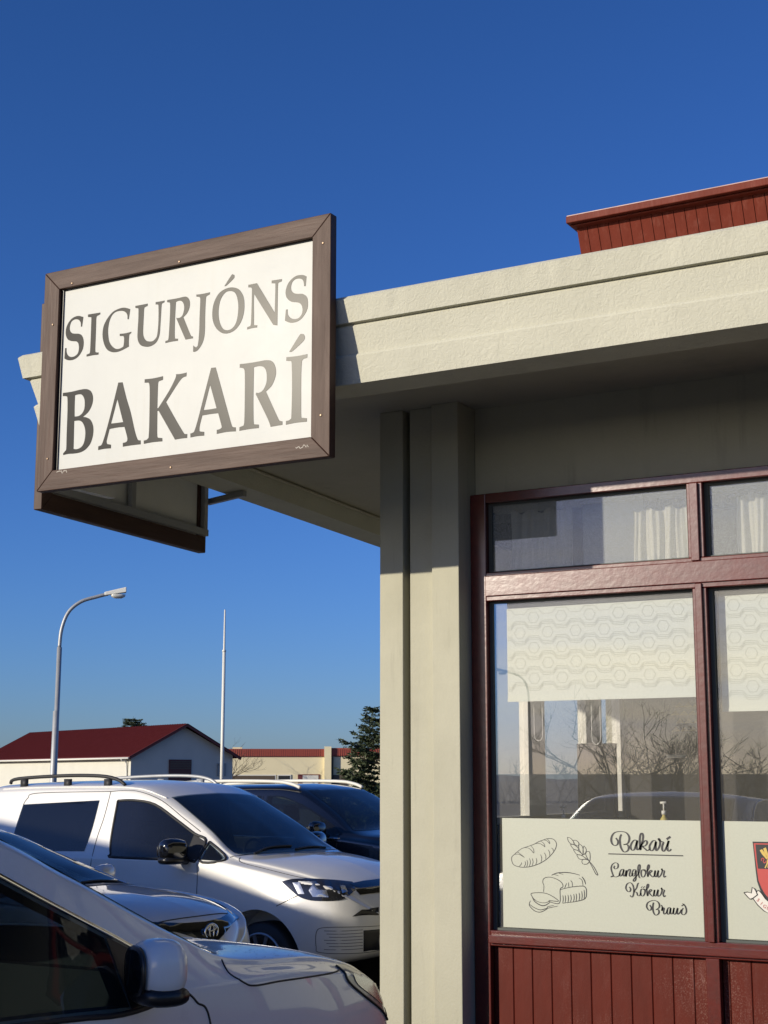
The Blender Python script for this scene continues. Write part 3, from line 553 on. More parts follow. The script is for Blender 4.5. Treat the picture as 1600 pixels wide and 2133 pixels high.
def make_sign():
    """local: x along the board from its centre, -y faces outward, z up from centre"""
    root = empty('bakery_sign')
    x0, x1, z0, z1, fw = -.840, .840, -.558, .556, .098
    yf, yb = -.025, .025
    def piece(pts, name, m_, lab=None):
        mb = MB(); n = len(pts)
        mb.add([(a, yf, b) for a, b in pts]+[(a, yb, b) for a, b in pts], [tuple(range(n)), tuple(range(2*n-1, n-1, -1))]+[(i, i+n, (i+1) % n+n, (i+1) % n) for i in range(n)])
        o = mb.build(name, m_, root, bevel=.003); return o
    g_ = .0008
    piece([(x0+g_,z1),(x1-g_,z1),(x1-fw,z1-fw+g_),(x0+fw,z1-fw+g_)][::-1], 'frame_rail', M['brown'])
    piece([(x0+g_,z0),(x1-g_,z0),(x1-fw,z0+fw-g_),(x0+fw,z0+fw-g_)], 'frame_rail', M['brown'])
    piece([(x0,z0+g_),(x0+fw-g_,z0+fw),(x0+fw-g_,z1-fw),(x0,z1-g_)], 'frame_stile', M['brownv'])
    piece([(x1,z0+g_),(x1,z1-g_),(x1-fw+g_,z1-fw),(x1-fw+g_,z0+fw)], 'frame_stile', M['brownv'])
    mb = MB(); mb.box(x0+fw-.015, x1-fw+.015, .002, .010, z0+fw-.015, z1-fw+.015); mb.build('sign_panel', M['sign'], root)
    mb = MB(); mb.box(x0+fw-.0005, x0+fw+.012, -.006, .0019, z0+fw, z1-fw); mb.box(x0+fw+.012, x1-fw, -.006, .0019, z1-fw-.004, z1-fw); mb.build('shadow_line_strip', M['blackplastic'], root)  # black strips stand in for the shadow line in the frame gap
    mb = MB()
    for gl in SIGN: plate(mb, [smc([(a/1000, b/1000) for a, b in c]) for c in gl], lambda u, v, d: (u-.039, .002-d, v+.013), .0012)
    mb.build('lettering', M['letter'], root)
    for (a, b) in ((-.66,.475),(.0,.472),(-.775,.28),(.80,.42),(-.775,-.40),(.795,-.37),(-.02,-.52)):
        mb = MB(); mb.tube([(a, -.0245, b), (a, -.029, b)], [.0065, .004], 10)
        mb.build('screw', M['screw'], root)
    r = random.Random(5)
    for (cx, cz) in ((-.68,-.475),(.70,-.50)):
        mb = MB(); pts = [(cx-.035+.006*k, cz+r.uniform(-.008,.008)) for k in range(12)]
        ribbon_mesh(mb, pts, lambda d, t: .003, lambda u, v, d: (u, -.0252, v)); mb.build('resin_mark', M['stain'], root)
    # back stiffeners
    mb = MB(); mb.box(x0+.02, x1-.02, .0255, .055, z0+.10, z0+.14); mb.box(x0+.02, x1-.02, .0255, .055, z1-.14, z1-.10)
    for a in (x0+.03, 0, x1-.07): mb.box(a, a+.04, .0255, .054, z0+.14, z1-.14)
    mb.build('back_stiffener', M['metal'], root)
    mb = MB(); mb.box(x0+fw-.014, x1-fw+.014, .0105, .0135, z0+fw-.014, z1-fw+.014); mb.build('back_board', M['white'], root)
    return root
s1 = make_sign(); s1.location = (-4.196, 5.475, 3.687)
tag(s1, 'large sunlit white sign lettered SIGURJÓNS BAKARÍ in a brown wooden frame, facing the camera', 'sign', 'bakery name boards hung on the canopy corner')
s2 = copy_tree(s1); s2.location = (-5.43, 6.63, 3.680); s2.rotation_euler = (0, 0, R(-90+6))
tag(s2, 'second framed sign on the side of the canopy, seen from behind below the first', 'sign')
br = MB(); br.bar((-5.02, 5.51, 3.205), (-5.02, 6.0, 3.205), .045, .045)
o = br.build('sign_bracket', M['white']); tag(o, 'short pale square tube sticking out at the lower left corner of the lettered sign', 'bracket', 'steel brackets holding the bakery signs')
br = MB(); br.bar((-5.50, 7.49, 3.445), (-5.16, 7.40, 3.455), .03, .035)
o = br.build('sign_bracket', M['metal']); tag(o, 'dark angled bracket from the far edge of the rear sign to the canopy beam', 'bracket', 'steel brackets holding the bakery signs')

# ---------------------------------------------------------------- window films
def film(x0, x1, label):
    root = empty('window_film', (x0, 6.7035, 1.055), label=label, cat='window film', group='frosted films on the window panes')
    m = MB(); m.box(x0, x1, 6.7025, 6.7045, 1.0555, 1.5625); W(m, 'frosted_sheet', M['film'], root); return root
fr = film(-3.140, -2.160, 'frosted film with black bread drawings and the words Bakarí Langlokur Kökur Brauð')
ff = lambda u, v, d: (u-2.645, 6.7022-d, v+1.31)
mt = MB(); md = MB()
for k, s in enumerate(FILM):
    w_ = s[0]; pts = sm([(a/1000, b/1000) for a, b in s[1:]], 4)
    if k < 19: ribbon_mesh(mt, pts, lambda d, t: w_*(.0018+.0033*abs(d.y)**2)*(1 if len(pts) > 12 else 1.2), ff)
    else: ribbon_mesh(md, pts, lambda d, t: w_*.0026*(.6+.4*math.sin(math.pi*t)), ff, .0006+.00001*k)
W(mt, 'script_lettering', M['ink'], fr); W(md, 'bread_drawing', M['ink'], fr)
f2 = film(-2.060, -1.055, 'frosted film carrying the red and black shield crest, cut by the picture edge')
AX = -.251
def cpt(l, mir=False): return [((2*AX-a/1000) if mir else a/1000, b/1000) for a, b in l]
def crest_poly(names, m_, d, nm, both=True, sym=False):
    mb = MB(); f_ = lambda u, v, dd: (u-1.6, 6.7024-d-dd, v+1.31)
    for n_ in names:
        plate(mb, [cpt(CREST[n_])], f_, .0006)
        plate(mb, [cpt(CREST[n_], True)[::-1]], f_, .0006)
    W(mb, nm, m_, f2)
def symc(n_, bottom=None):
    L_ = [p for p in cpt(CREST[n_]) if p[0] < AX-.003]
    # order: start at the top-left corner, go down the left side
    i = max(range(len(L_)), key=lambda k: L_[k][1]-L_[k][0]); 
    rest = L_[i+1:]+L_[:i]; rest = sorted(rest, key=lambda p: -p[1])
    left = [L_[i]]+rest
    c = left+([(AX, bottom)] if bottom is not None else [])+[(2*AX-a, b) for a, b in left[::-1]]
    return c
for nm, key, bot, mm_, d in (('shield_edge', 'outer', -.112, M['ink'], .0006), ('shield_field', 'inner', -.100, M['crestred'], .0014), ('shield_chief', 'black', None, M['ink'], .0022)):
    mb = MB(); plate(mb, [symc(key, bot)], (lambda d: (lambda u, v, dd: (u-1.6, 6.7022-d-dd, v+1.31)))(d), .0006); W(mb, nm, mm_, f2)
crest_poly(['stalk1', 'stalk2', 'foot'], M['crestgold'], .0032, 'wheat_sheaf')
for mir in (False, True):
    mb = MB(); ribbon_mesh(mb, sm(cpt(CREST['curl'], mir), 3), lambda d, t: .0035, lambda u, v, dd: (u-1.6, 6.7022-.0032-dd, v+1.31))
    W(mb, 'curl', M['crestred'], f2)
crest_poly(['tail', 'band'], M['crestwhite'], .0030, 'ribbon')
mb = MB(); fo = lambda u, v, dd: (u-1.6, 6.7022-.0040-dd, v+1.31)
for mir in (False, True):
    for n_ in ('tail', 'band'):
        l = cpt(CREST[n_], mir); ribbon_mesh(mb, l+[l[0]], lambda d, t: .0035, fo)
W(mb, 'ribbon_outline', M['ink'], f2)
# ribbon wording
def glyph_mesh(ch, size):
    cu = bpy.data.curves.new('t', 'FONT'); cu.body = ch; cu.size = size; cu.align_x = 'CENTER'; cu.align_y = 'CENTER'
    o = link(bpy.data.objects.new('t', cu)); dg = bpy.context.evaluated_depsgraph_get()
    me = bpy.data.meshes.new_from_object(o.evaluated_get(dg)); vs = [v.co.copy() for v in me.vertices]; fs = [tuple(p.vertices) for p in me.polygons]
    bpy.data.objects.remove(o); bpy.data.curves.remove(cu); bpy.data.meshes.remove(me); return vs, fs
mb = MB(); word = 'SIGURJÓNS'
half = [(-.311, -.084, -48), (-.297, -.098, -44), (-.283, -.110, -38), (-.268, -.119, -25)]
spots = half+[(AX, -.122, 0)]+[(2*AX-a, b, -r_) for a, b, r_ in half[::-1]]
for chh, (x, z, r_) in zip(word, spots):
    vs, fs = glyph_mesh(chh, .021); rot = R(r_)
    mb.add([(x+v.x*math.cos(rot)-v.y*math.sin(rot)-1.6, 6.7022-.0048, z+v.x*math.sin(rot)+v.y*math.cos(rot)+1.31) for v in vs], fs)
W(mb, 'ribbon_lettering', M['crestred'], f2)
# ---------------------------------------------------------------- cars
def interp(tab, x):
    """monotone cubic interpolation"""
    n = len(tab)
    if x <= tab[0][0]: return tab[0][1]
    if x >= tab[-1][0]: return tab[-1][1]
    d = [(tab[i+1][1]-tab[i][1])/(tab[i+1][0]-tab[i][0]) for i in range(n-1)]
    def tan_(i):
        if i == 0: return d[0]
        if i == n-1: return d[-1]
        if d[i-1]*d[i] <= 0: return 0
        h0, h1 = tab[i][0]-tab[i-1][0], tab[i+1][0]-tab[i][0]; w1, w2 = 2*h1+h0, h1+2*h0
        return (w1+w2)/(w1/d[i-1]+w2/d[i])
    for i in range(n-1):
        if x <= tab[i+1][0]:
            h = tab[i+1][0]-tab[i][0]; t = (x-tab[i][0])/h
            return ((2*t**3-3*t*t+1)*tab[i][1]+(t**3-2*t*t+t)*h*tan_(i)+(-2*t**3+3*t*t)*tab[i+1][1]+(t**3-t*t)*h*tan_(i+1))
def chaikin(p, n=2, q=.25):
    for _ in range(n):
        o = [p[0]]
        for a, b in zip(p, p[1:]):
            o.append(tuple(u*(1-q)+v*q for u, v in zip(a, b))); o.append(tuple(u*q+v*(1-q) for u, v in zip(a, b)))
        o.append(p[-1]); p = o
    return p
def body_mesh(T, xs, arches, rad, cabin=None, sides=(), top=None, paint_=None, gap=.05):
    """closed body from cross-sections; T: dict of tables over x"""
    secs = []
    for x in xs:
        g_ = lambda k: interp(T[k], x)
        zb, ym, zm, ys, zs, yr, zr, yt, zt, zc = [g_(k) for k in ('zb', 'ym', 'zm', 'ys', 'zs', 'yr', 'zr', 'yt', 'zt', 'zc')]
        half = [(0, zb), (ym*.7, zb), (ym*.955, zb+.02), (ym*.985, zb+(zm-zb)*.4), (ym, zm), (ys, zs), (ys-.012, zs+.012), (yr+.012, zr-.02), (yr, zr), (yt, zt), (yt*.55, zt+(zc-zt)*.75), (0, zc)]
        half = chaikin(half, 2)
        secs.append([(x, y, z) for y, z in half]+[(x, -y, z) for y, z in half[-2:0:-1]])
    n = len(secs[0]); vs = [p for s in secs for p in s]
    fs = [(i*n+k, i*n+(k+1) % n, (i+1)*n+(k+1) % n, (i+1)*n+k) for i in range(len(secs)-1) for k in range(n)]
    # caps: bridge left-right strips
    def cap(base, flip):
        out = []
        for k in range(n//2):
            a, b, c, d = base+k, base+k+1, base+(n-k-1) % n, base+(n-k) % n
            q = [a, b, c, d]; q2 = []
            for i in q:
                if i not in q2: q2.append(i)
            if len(q2) > 2: out.append(tuple(q2[::-1] if flip else q2))
        return out
    fs += cap(0, False)+cap((len(secs)-1)*n, True)
    me = bpy.data.meshes.new('body'); me.from_pydata(vs, [], fs); me.update()
    bm = bmesh.new(); bm.from_mesh(me); bmesh.ops.recalc_face_normals(bm, faces=bm.faces); bm.to_mesh(me)
    bvh = BVHTree.FromBMesh(bm); bm.free()
    me.materials.append(paint_)
    o = link(bpy.data.objects.new('body', me))
    cut = bpy.data.meshes.new('cut'); mb = MB()
    for ax in arches:
        for s in (-1, 1):
            mb.tube([(ax, s*.62, rad+gap*.3-.03), (ax, s*1.3, rad+gap*.3-.03)], rad+gap, 48)
    cut.from_pydata(mb.v, [], mb.f); bmc = bmesh.new(); bmc.from_mesh(cut); bmesh.ops.recalc_face_normals(bmc, faces=bmc.faces); bmc.to_mesh(cut); bmc.free()
    co = link(bpy.data.objects.new('cut', cut))
    md = o.modifiers.new('b', 'BOOLEAN'); md.object = co; md.operation = 'DIFFERENCE'; md.solver = 'EXACT'
    extra = []
    def cutter(mb_, k):
        cm = bpy.data.meshes.new('cut'); cm.from_pydata(mb_.v, [], mb_.f); b_ = bmesh.new(); b_.from_mesh(cm); bmesh.ops.recalc_face_normals(b_, faces=b_.faces); b_.to_mesh(cm); b_.free()
        cm.materials.append(M['trim']); c2 = link(bpy.data.objects.new('cut', cm)); extra.append(c2)
        md2 = o.modifiers.new('c%d' % k, 'BOOLEAN'); md2.object = c2; md2.operation = 'DIFFERENCE'; md2.solver = 'EXACT'; md2.material_mode = 'TRANSFER'
    if cabin:
        x0, x1, zf = cabin; mb_ = MB(); n_ = None; cols = []
        for x in xrange(x0, x1, 24):
            g_ = lambda k: interp(T[k], x)
            hf = [(g_('ym')-.10, zf), (g_('ys')-.075, g_('zs')), (g_('yr')-.065, g_('zr')-.055), (g_('yt')-.03, g_('zt')-.065), (0, g_('zc')-.07)]
            hf = [(y, max(z, zf+.01*(i > 0))) for i, (y, z) in enumerate(hf)]
            cols.append([(x, y, z) for y, z in hf]+[(x, -y, z) for y, z in hf[-2::-1]])
        n_ = len(cols[0]); mb_.add([p for c in cols for p in c], [(i*n_+k, i*n_+(k+1) % n_, (i+1)*n_+(k+1) % n_, (i+1)*n_+k) for i in range(len(cols)-1) for k in range(n_)]+[tuple(range(n_)), tuple((len(cols)-1)*n_+k for k in range(n_))])
        cutter(mb_, 0)
        k_ = 1
        for ol in sides:
            for s_ in (-1, 1):
                c = smc(ol, 3, 60); n_ = len(c); mb_ = MB()
                mb_.add([(a, s_*.42, b) for a, b in c]+[(a, s_*1.2, b) for a, b in c], [tuple(range(n_)), tuple(range(n_, 2*n_))]+[(i, (i+1) % n_, (i+1) % n_+n_, i+n_) for i in range(n_)])
                cutter(mb_, k_); k_ += 1
        if top:
            ol, zb_ = top; c = smc(ol, 3, 50); n_ = len(c); mb_ = MB()
            mb_.add([(a, b, zb_) for a, b in c]+[(a, b, 2.4) for a, b in c], [tuple(range(n_)), tuple(range(n_, 2*n_))]+[(i, (i+1) % n_, (i+1) % n_+n_, i+n_) for i in range(n_)])
            cutter(mb_, k_)
    dg = bpy.context.evaluated_depsgraph_get(); dg.update()
    nm = bpy.data.meshes.new_from_object(o.evaluated_get(dg))
    bpy.data.objects.remove(o); bpy.data.objects.remove(co)
    for e_ in extra: bpy.data.objects.remove(e_)
    return nm, bvh
class Car:
    def __init__(s, name, T, xs, arches, wheel_r, paint, label, cat, group=None, cabin=None, sides=(), top=None, seats=(), gap=.05):
        s.root = empty(name, label=label, cat=cat, group=group)
        s.me, s.bvh = body_mesh(T, xs, arches, wheel_r+.0, cabin, sides, top, paint, gap)
        s.gap = gap
        s.T = T; s.body = link(bpy.data.objects.new('body', s.me)); s.body.parent = s.root
        s.me.polygons.foreach_set('use_smooth', [True]*len(s.me.polygons))
        s.me.set_sharp_from_angle(angle=R(50))
        s.paint = paint; s.off = .004
        for ax in arches:
            for sd_ in (-1, 1): s.wheel(ax, sd_, wheel_r)
        for (sx_, sz_) in seats:
            for yy in (-.38, .38):
                st = loft([((sx_+.05, yy, sz_-.60), (.10, 0, 0), (0, .24, 0)), ((sx_, yy, sz_-.45), (.09, 0, 0), (0, .25, 0)), ((sx_-.10, yy, sz_-.12), (.07, 0, 0), (0, .24, 0)), ((sx_-.14, yy, sz_), (.045, 0, 0), (0, .19, 0)), ((sx_-.145, yy, sz_+.02), (.02, 0, 0), (0, .14, 0))], 'seat', M['seat'], s.root)
                loft([((sx_-.14, yy, sz_+.02), (.03, 0, 0), (0, .05, 0)), ((sx_-.145, yy, sz_+.06), (.05, 0, 0), (0, .12, 0)), ((sx_-.16, yy, sz_+.18), (.05, 0, 0), (0, .125, 0)), ((sx_-.165, yy, sz_+.22), (.03, 0, 0), (0, .09, 0))], 'headrest', M['seat'], st)
        if seats:
            sx_, sz_ = seats[0]; m = MB()
            c_ = Vector((sx_+.50, .38, sz_-.12)); ring = [c_+Vector((-.06*math.sin(t)*.9, .185*math.cos(t), .175*math.sin(t))) for t in [2*math.pi*k/24 for k in range(25)]]
            m.tube(ring, .014, 6, caps=False); m.build('steering_wheel', M['trim'], s.root, smooth=True)
    def wheel(s, ax, sd_, r):
        y0, y1 = sd_*.66, sd_*.86
        m = MB(); m.tube([(ax, y0, r), (ax, y0+sd_*.02, r), (ax, y1-sd_*.02, r), (ax, y1, r), (ax, y1-sd_*.005, r)], [r-.06, r-.01, r-.01, r-.035, r-.1], 40)
        wo = m.build('wheel', M['rubber'], s.root, smooth=True)
        m = MB(); m.tube([(ax, y1-sd_*.004, r), (ax, y1+sd_*.003, r)], [r-.10, r-.112], 40)
        m.build('hub_plate', M['gloss_black'], wo)
        m = MB()
        for k in range(10):
            a = 2*math.pi*k/10; d = Vector((math.cos(a), 0, math.sin(a)))
            m.bar(Vector((ax, y1+sd_*.008, r))+d*.03, Vector((ax, y1+sd_*.008, r))+d*(r-.115), .03, .016)
        m.tube([(ax, y1, r), (ax, y1+sd_*.016, r)], .05, 20)
        ring = [(ax+(r-.108)*math.cos(2*math.pi*k/40), y1+sd_*.006, r+(r-.108)*math.sin(2*math.pi*k/40)) for k in range(41)]
        m.tube(ring, .012, 6, caps=False); m.build('rim', M['rim'], wo)
        m = MB()  # dark arch lining
        R2 = r+s.gap+.004; zc_ = r+s.gap*.3-.03
        a0 = [(ax+R2*math.cos(R(t)), zc_+R2*math.sin(R(t))) for t in range(-30, 211, 8)]
        m.add([(x, sd_*.60, z) for x, z in a0]+[(x, sd_*.845, z) for x, z in a0], [(i, i+1, i+1+len(a0), i+len(a0)) for i in range(len(a0)-1)])
        m.add([(ax+R2*math.cos(R(t)), sd_*.61, zc_+R2*math.sin(R(t))) for t in range(0, 360, 12)], [tuple(range(30))])
        m.build('wheel_arch', M['rubber'], s.root)
    def hit(s, kind, a, b, sd_=-1):
        if kind == 'side': o, d = Vector((a, sd_*3, b)), Vector((0, -sd_, 0))
        elif kind == 'front': o, d = Vector((5, a*-sd_ if False else a, b)), Vector((-1, 0, 0))
        elif kind == 'top': o, d = Vector((a, b, 4)), Vector((0, 0, -1))
        elif kind == 'diag':   # seen from the front corner; a runs across that view
            d = Vector((-.6, -sd_*.8, 0)); o = Vector((.8, -sd_*.6, 0))*a-d*5+Vector((0, 0, b))
        loc, nrm, i, dist = s.bvh.ray_cast(o, d)
        if loc is None: return None, None
        if nrm.dot(d) > 0: nrm = -nrm
        return loc, nrm
    def decal(s, name, kind, outline, m_, off=None, both=True, grid=.035, smooth_n=3, parent=None, corner=50, thick=.0):
        off = off or s.off; ol = smc(outline, smooth_n, corner) if smooth_n else outline
        if fill_area(ol) < 0: ol = ol[::-1]
        v, f = fill2d([ol], grid); res = []
        for sd_ in ((-1, 1) if both else (-1,)):
            P = []
            for a, b in v:
                aa, bb = a, b
                if kind == 'top' and sd_ == 1 and both: bb = -b
                if kind == 'front' and sd_ == 1 and both: aa = -a
                loc, nrm = s.hit(kind, aa, bb, sd_)
                P.append(None if loc is None else loc+nrm*off)
            fs = [t for t in f if all(P[i] is not None for i in t)]
            P = [p if p is not None else Vector((0, 0, .5)) for p in P]
            mb = MB(); mb.add(P, fs); o = mb.build(name, m_, parent or s.root, smooth=True); res.append(o)
        return res
    def line(s, name, kind, pts, m_, rad=.003, off=.0015, both=True, n=8, parent=None):
        pts = sm(pts, n); res = []
        for sd_ in ((-1, 1) if both else (-1,)):
            P = []
            for a, b in pts:
                aa, bb = a, b
                if kind == 'top' and sd_ == 1: bb = -b
                if kind == 'front' and sd_ == 1: aa = -a
                loc, nrm = s.hit(kind, aa, bb, sd_)
                if loc is not None: P.append(loc+nrm*off)
            if len(P) > 1:
                mb = MB(); mb.tube(P, rad, 6); res.append(mb.build(name, m_, parent or s.root, smooth=True))
        return res
    def place(s, x, y, az):
        s.root.location = (x, y, -.10); s.root.rotation_euler = (0, 0, R(90-az))
def fill_area(c): return sum(c[i-1][0]*c[i][1]-c[i][0]*c[i-1][1] for i in range(len(c)))/2
def xrange(a, b, n): return [a+(b-a)*i/n for i in range(n+1)]
def blob(pts_r, name, m_, parent, sub=2):  # rounded mirror housings: lofted superellipse sections
    pass
def loft(secs, name, m_, parent, n=20, p=2.6, smooth=True):
    """secs: (centre, half_w vector, half_h vector)"""
    m = MB(); vs = []
    for c, a, b in secs:
        c, a, b = Vector(c), Vector(a), Vector(b)
        for k in range(n):
            t = 2*math.pi*k/n; cs, sn = math.cos(t), math.sin(t)
            u = math.copysign(abs(cs)**(2/p), cs); v = math.copysign(abs(sn)**(2/p), sn)
            vs.append(c+a*u+b*v)
    N = len(secs)
    fs = [(i*n+k, i*n+(k+1) % n, (i+1)*n+(k+1) % n, (i+1)*n+k) for i in range(N-1) for k in range(n)]
    fs += [tuple(range(n))[::-1], tuple((N-1)*n+k for k in range(n))]
    m.add(vs, fs); return m.build(name, m_, parent, smooth=smooth)
def mirror_unit(car, x, y, z, L_, H_, paint, lower, both=True, depth=.13, sweep=.12):
    for s_ in ((-1, 1) if both else (-1,)):
        ax = Vector((-math.sin(sweep), s_*math.cos(sweep), 0)); fx = Vector((math.cos(sweep), s_*math.sin(sweep), 0)); o_ = Vector((x, s_*y, z))
        secs = []
        for t, k in ((0, .45), (.04, .8), (.15, .95), (.4, 1.0), (.7, .98), (.88, .86), (.97, .62), (1, .35)):
            secs.append((o_+ax*L_*t+Vector((0, 0, .012*t)), fx*depth/2*k, (0, 0, H_/2*k)))
        h = loft(secs, 'door_mirror', paint, car.root)
        secs = [(o_+ax*L_*t-Vector((0, 0, H_*.36)), fx*depth/2*k, (0, 0, H_*.17*k)) for t, k in ((-.02, .5), (.05, .95), (.5, 1.07), (.9, .95), (1.0, .5))]
        loft(secs, 'mirror_base', lower, h)
        loft([((x+.0, s_*(y-.10), z-H_*.45), (.045, 0, 0), (0, 0, .03)), (o_+ax*.06-Vector((0, 0, H_*.4)), (.04, 0, 0), (0, 0, .03))], 'mirror_arm', lower, h)
        c_ = o_+ax*L_*.5+Vector((0, 0, .004))
        loft([(c_-fx*depth*.46, ax*L_*.44, (0, 0, H_*.41)), (c_-fx*depth*.53, ax*L_*.42, (0, 0, H_*.39))], 'mirror_rim', M['blackplastic'], h)
        loft([(c_-fx*depth*.531, ax*L_*.38, (0, 0, H_*.35)), (c_-fx*depth*.535, ax*L_*.37, (0, 0, H_*.34))], 'mirror_glass', M['carglass'], h)

# ---- white van
T = dict(
 zb=[(-2.2,.5),(-2.1,.26),(1.0,.26),(1.9,.31),(2.15,.36),(2.26,.42),(2.29,.50)],
 ym=[(-2.2,.86),(-2.1,.91),(-1.5,.93),(1.4,.93),(1.75,.91),(1.95,.86),(2.08,.79),(2.18,.68),(2.25,.55),(2.29,.40)],
 zm=[(-2.2,.8),(2.0,.78),(2.29,.66)],
 ys=[(-2.2,.84),(-2.1,.885),(-1.5,.905),(.6,.905),(1.2,.895),(1.7,.855),(1.95,.80),(2.08,.73),(2.18,.62),(2.25,.50),(2.29,.36)],
 zs=[(-2.2,1.14),(.9,1.13),(1.3,1.08),(1.75,1.00),(2.0,.96),(2.1,.90),(2.2,.82),(2.29,.72)],
 yr=[(-2.2,.68),(-2.1,.735),(-.4,.745),(.15,.70),(.5,.71),(.75,.735),(1.0,.77),(1.2,.76),(1.7,.71),(2.0,.64),(2.12,.56),(2.2,.48),(2.29,.33)],
 zr=[(-2.2,1.60),(-2.12,1.715),(-.6,1.745),(-.2,1.73),(.1,1.655),(.4,1.515),(.7,1.36),(.95,1.215),(1.08,1.165),(1.3,1.135),(1.7,1.065),(1.95,1.00),(2.1,.93),(2.2,.84),(2.29,.74)],
 yt=[(-2.2,.60),(-2.1,.64),(-.4,.65),(.1,.63),(.8,.67),(1.1,.66),(1.7,.56),(2.0,.5),(2.2,.4),(2.29,.28)],
 zt=[(-2.2,1.66),(-2.12,1.775),(-.6,1.80),(-.2,1.78),(.1,1.69),(.4,1.545),(.7,1.38),(.95,1.215),(1.1,1.17),(1.3,1.15),(1.7,1.085),(1.95,1.015),(2.1,.95),(2.2,.86),(2.29,.75)],
 zc=[(-2.2,1.70),(-2.12,1.80),(-.6,1.835),(-.2,1.815),(.1,1.735),(.4,1.60),(.7,1.44),(1.0,1.26),(1.12,1.185),(1.35,1.175),(1.7,1.12),(1.95,1.04),(2.1,.97),(2.2,.88),(2.29,.76)])
xs = [-2.2,-2.19,-2.16,-2.12,-2.06]+xrange(-1.98, -.6, 12)+xrange(-.5, 1.3, 42)+xrange(1.34, 2.0, 18)+xrange(2.02, 2.29, 16)
VW = [(-.12,.60),(.0,.60)]
van = Car('van', T, xs, (-1.38, 1.40), .335, M['carwhite'], 'white compact passenger van with black roof rails and black mirror, parked in the row', 'van', 'cars parked in a row beside the bakery',
    cabin=(-2.0, .98, .75), sides=([(-1.60,1.585),(-.62,1.635),(-.645,1.40),(-.69,1.195),(-1.58,1.18),(-1.64,1.3)], [(-.365,1.64),(-.20,1.645),(.035,1.608),(.32,1.468),(.54,1.358),(.54,1.16),(-.27,1.158),(-.325,1.185),(-.358,1.32)], [(.745,1.28),(.945,1.168),(.925,1.15),(.745,1.152)]),
    top=([(.15,.60),(.175,0),(.15,-.60),(.45,-.64),(.80,-.685),(.965,-.70),(1.03,-.5),(1.06,0),(1.03,.5),(.965,.70),(.80,.685),(.45,.64)], 1.09), seats=[(-.15,1.22),(-1.05,1.22)], gap=.095)
van.decal('side_window', 'side', [(-1.62,1.60),(-.61,1.648),(-.63,1.40),(-.675,1.185),(-1.6,1.17),(-1.66,1.3)], M['privacy'], corner=60)
van.line('window_seal', 'side', [(-.375,1.645),(-.20,1.652),(.04,1.615),(.33,1.475),(.55,1.365),(.69,1.31),(.69,1.145),(.55,1.145),(-.28,1.145),(-.335,1.175),(-.368,1.32),(-.375,1.645)], M['rubber'], .013, .002, n=4)
van.decal('window_trim', 'side', [(.54,1.365),(.69,1.300),(.69,1.15),(.54,1.15)], M['trim'], off=.003, smooth_n=0)
if 0: van.decal('window_seal', 'side', [(-.40,1.665),(-.20,1.672),(.05,1.635),(.35,1.49),(.70,1.315),(.705,1.135),(-.30,1.132),(-.355,1.16),(-.39,1.32)], M['rubber'], off=.003, corner=60)
van.decal('side_window', 'side', [(-.375,1.645),(-.20,1.652),(.04,1.615),(.33,1.475),(.55,1.365),(.55,1.155),(-.28,1.152),(-.335,1.18),(-.368,1.32)], M['carglass'], off=.006, corner=60)
van.line('window_seal', 'side', [(.73,1.30),(.965,1.172),(.94,1.140),(.73,1.142),(.73,1.30)], M['rubber'], .011, .002, n=4)
if 0: van.decal('window_seal', 'side', [(.715,1.325),(.99,1.175),(.975,1.14),(.94,1.128),(.72,1.128)], M['rubber'], off=.003)
van.decal('quarter_window', 'side', [(.735,1.285),(.955,1.168),(.935,1.145),(.735,1.148)], M['carglass'], off=.006)
van.decal('windscreen', 'top', [(.13,.61),(.155,.3),(.16,0),(.155,-.3),(.13,-.61),(.45,-.655),(.80,-.70),(.98,-.715),(1.06,-.55),(1.11,0),(1.06,.55),(.98,.715),(.80,.70),(.45,.655)], M['carglass'], both=False, grid=.05)
van.line('wiper', 'top', [(1.06,-.55),(1.02,-.30),(1.03,.02)], M['rubber'], .008, .012, both=False)
van.line('wiper', 'top', [(1.07,.03),(1.04,.30),(1.03,.55)], M['rubber'], .008, .012, both=False)
for pts in ([(-.49,1.73),(-.51,1.5),(-.56,1.18),(-.57,.35)], [(-.49,1.73),(-.2,1.735),(.1,1.65),(.38,1.50),(.60,1.385)], [(.712,1.12),(.73,.95),(.73,.45),(.70,.33)],
            [(-.49,1.73),(-1.45,1.71),(-1.58,1.66),(-1.62,1.60)], [(1.60,.80),(1.79,.89)], [(.99,1.175),(1.06,1.20)]):
    van.line('door_seam', 'side', pts, M['rubber'], .0035, .0005)
van.line('bonnet_seam', 'top', [(1.06,-.74),(1.10,-.79),(1.25,-.81),(1.5,-.80),(1.72,-.765),(1.84,-.70)], M['rubber'], .003, .0005)
van.line('roof_seam', 'top', [(-2.0,-.70),(-.5,-.70),(.12,-.655)], M['carwhite'], .006, .003, n=20)
van.decal('headlight_housing', 'diag', [(.775,.997),(.86,1.017),(1.048,1.018),(1.22,1.005),(1.37,.985),(1.395,.93),(1.30,.868),(1.20,.852),(1.05,.852),(.961,.866),(.894,.90)], M['lensdark'], off=.005)
van.decal('headlight_reflector', 'diag', [(.868,.99),(.925,.996),(.968,.903),(.917,.902)], M['lens'], off=.009, grid=.02, smooth_n=0)
van.decal('headlight_reflector', 'diag', [(1.025,.997),(1.060,.995),(1.085,.94),(1.15,.935),(1.165,.880),(1.037,.882),(1.004,.93)], M['lens'], off=.009, grid=.02, smooth_n=0)
van.decal('headlight_reflector', 'diag', [(1.26,.965),(1.30,.96),(1.325,.915),(1.275,.905)], M['lens'], off=.009, grid=.02, smooth_n=0)
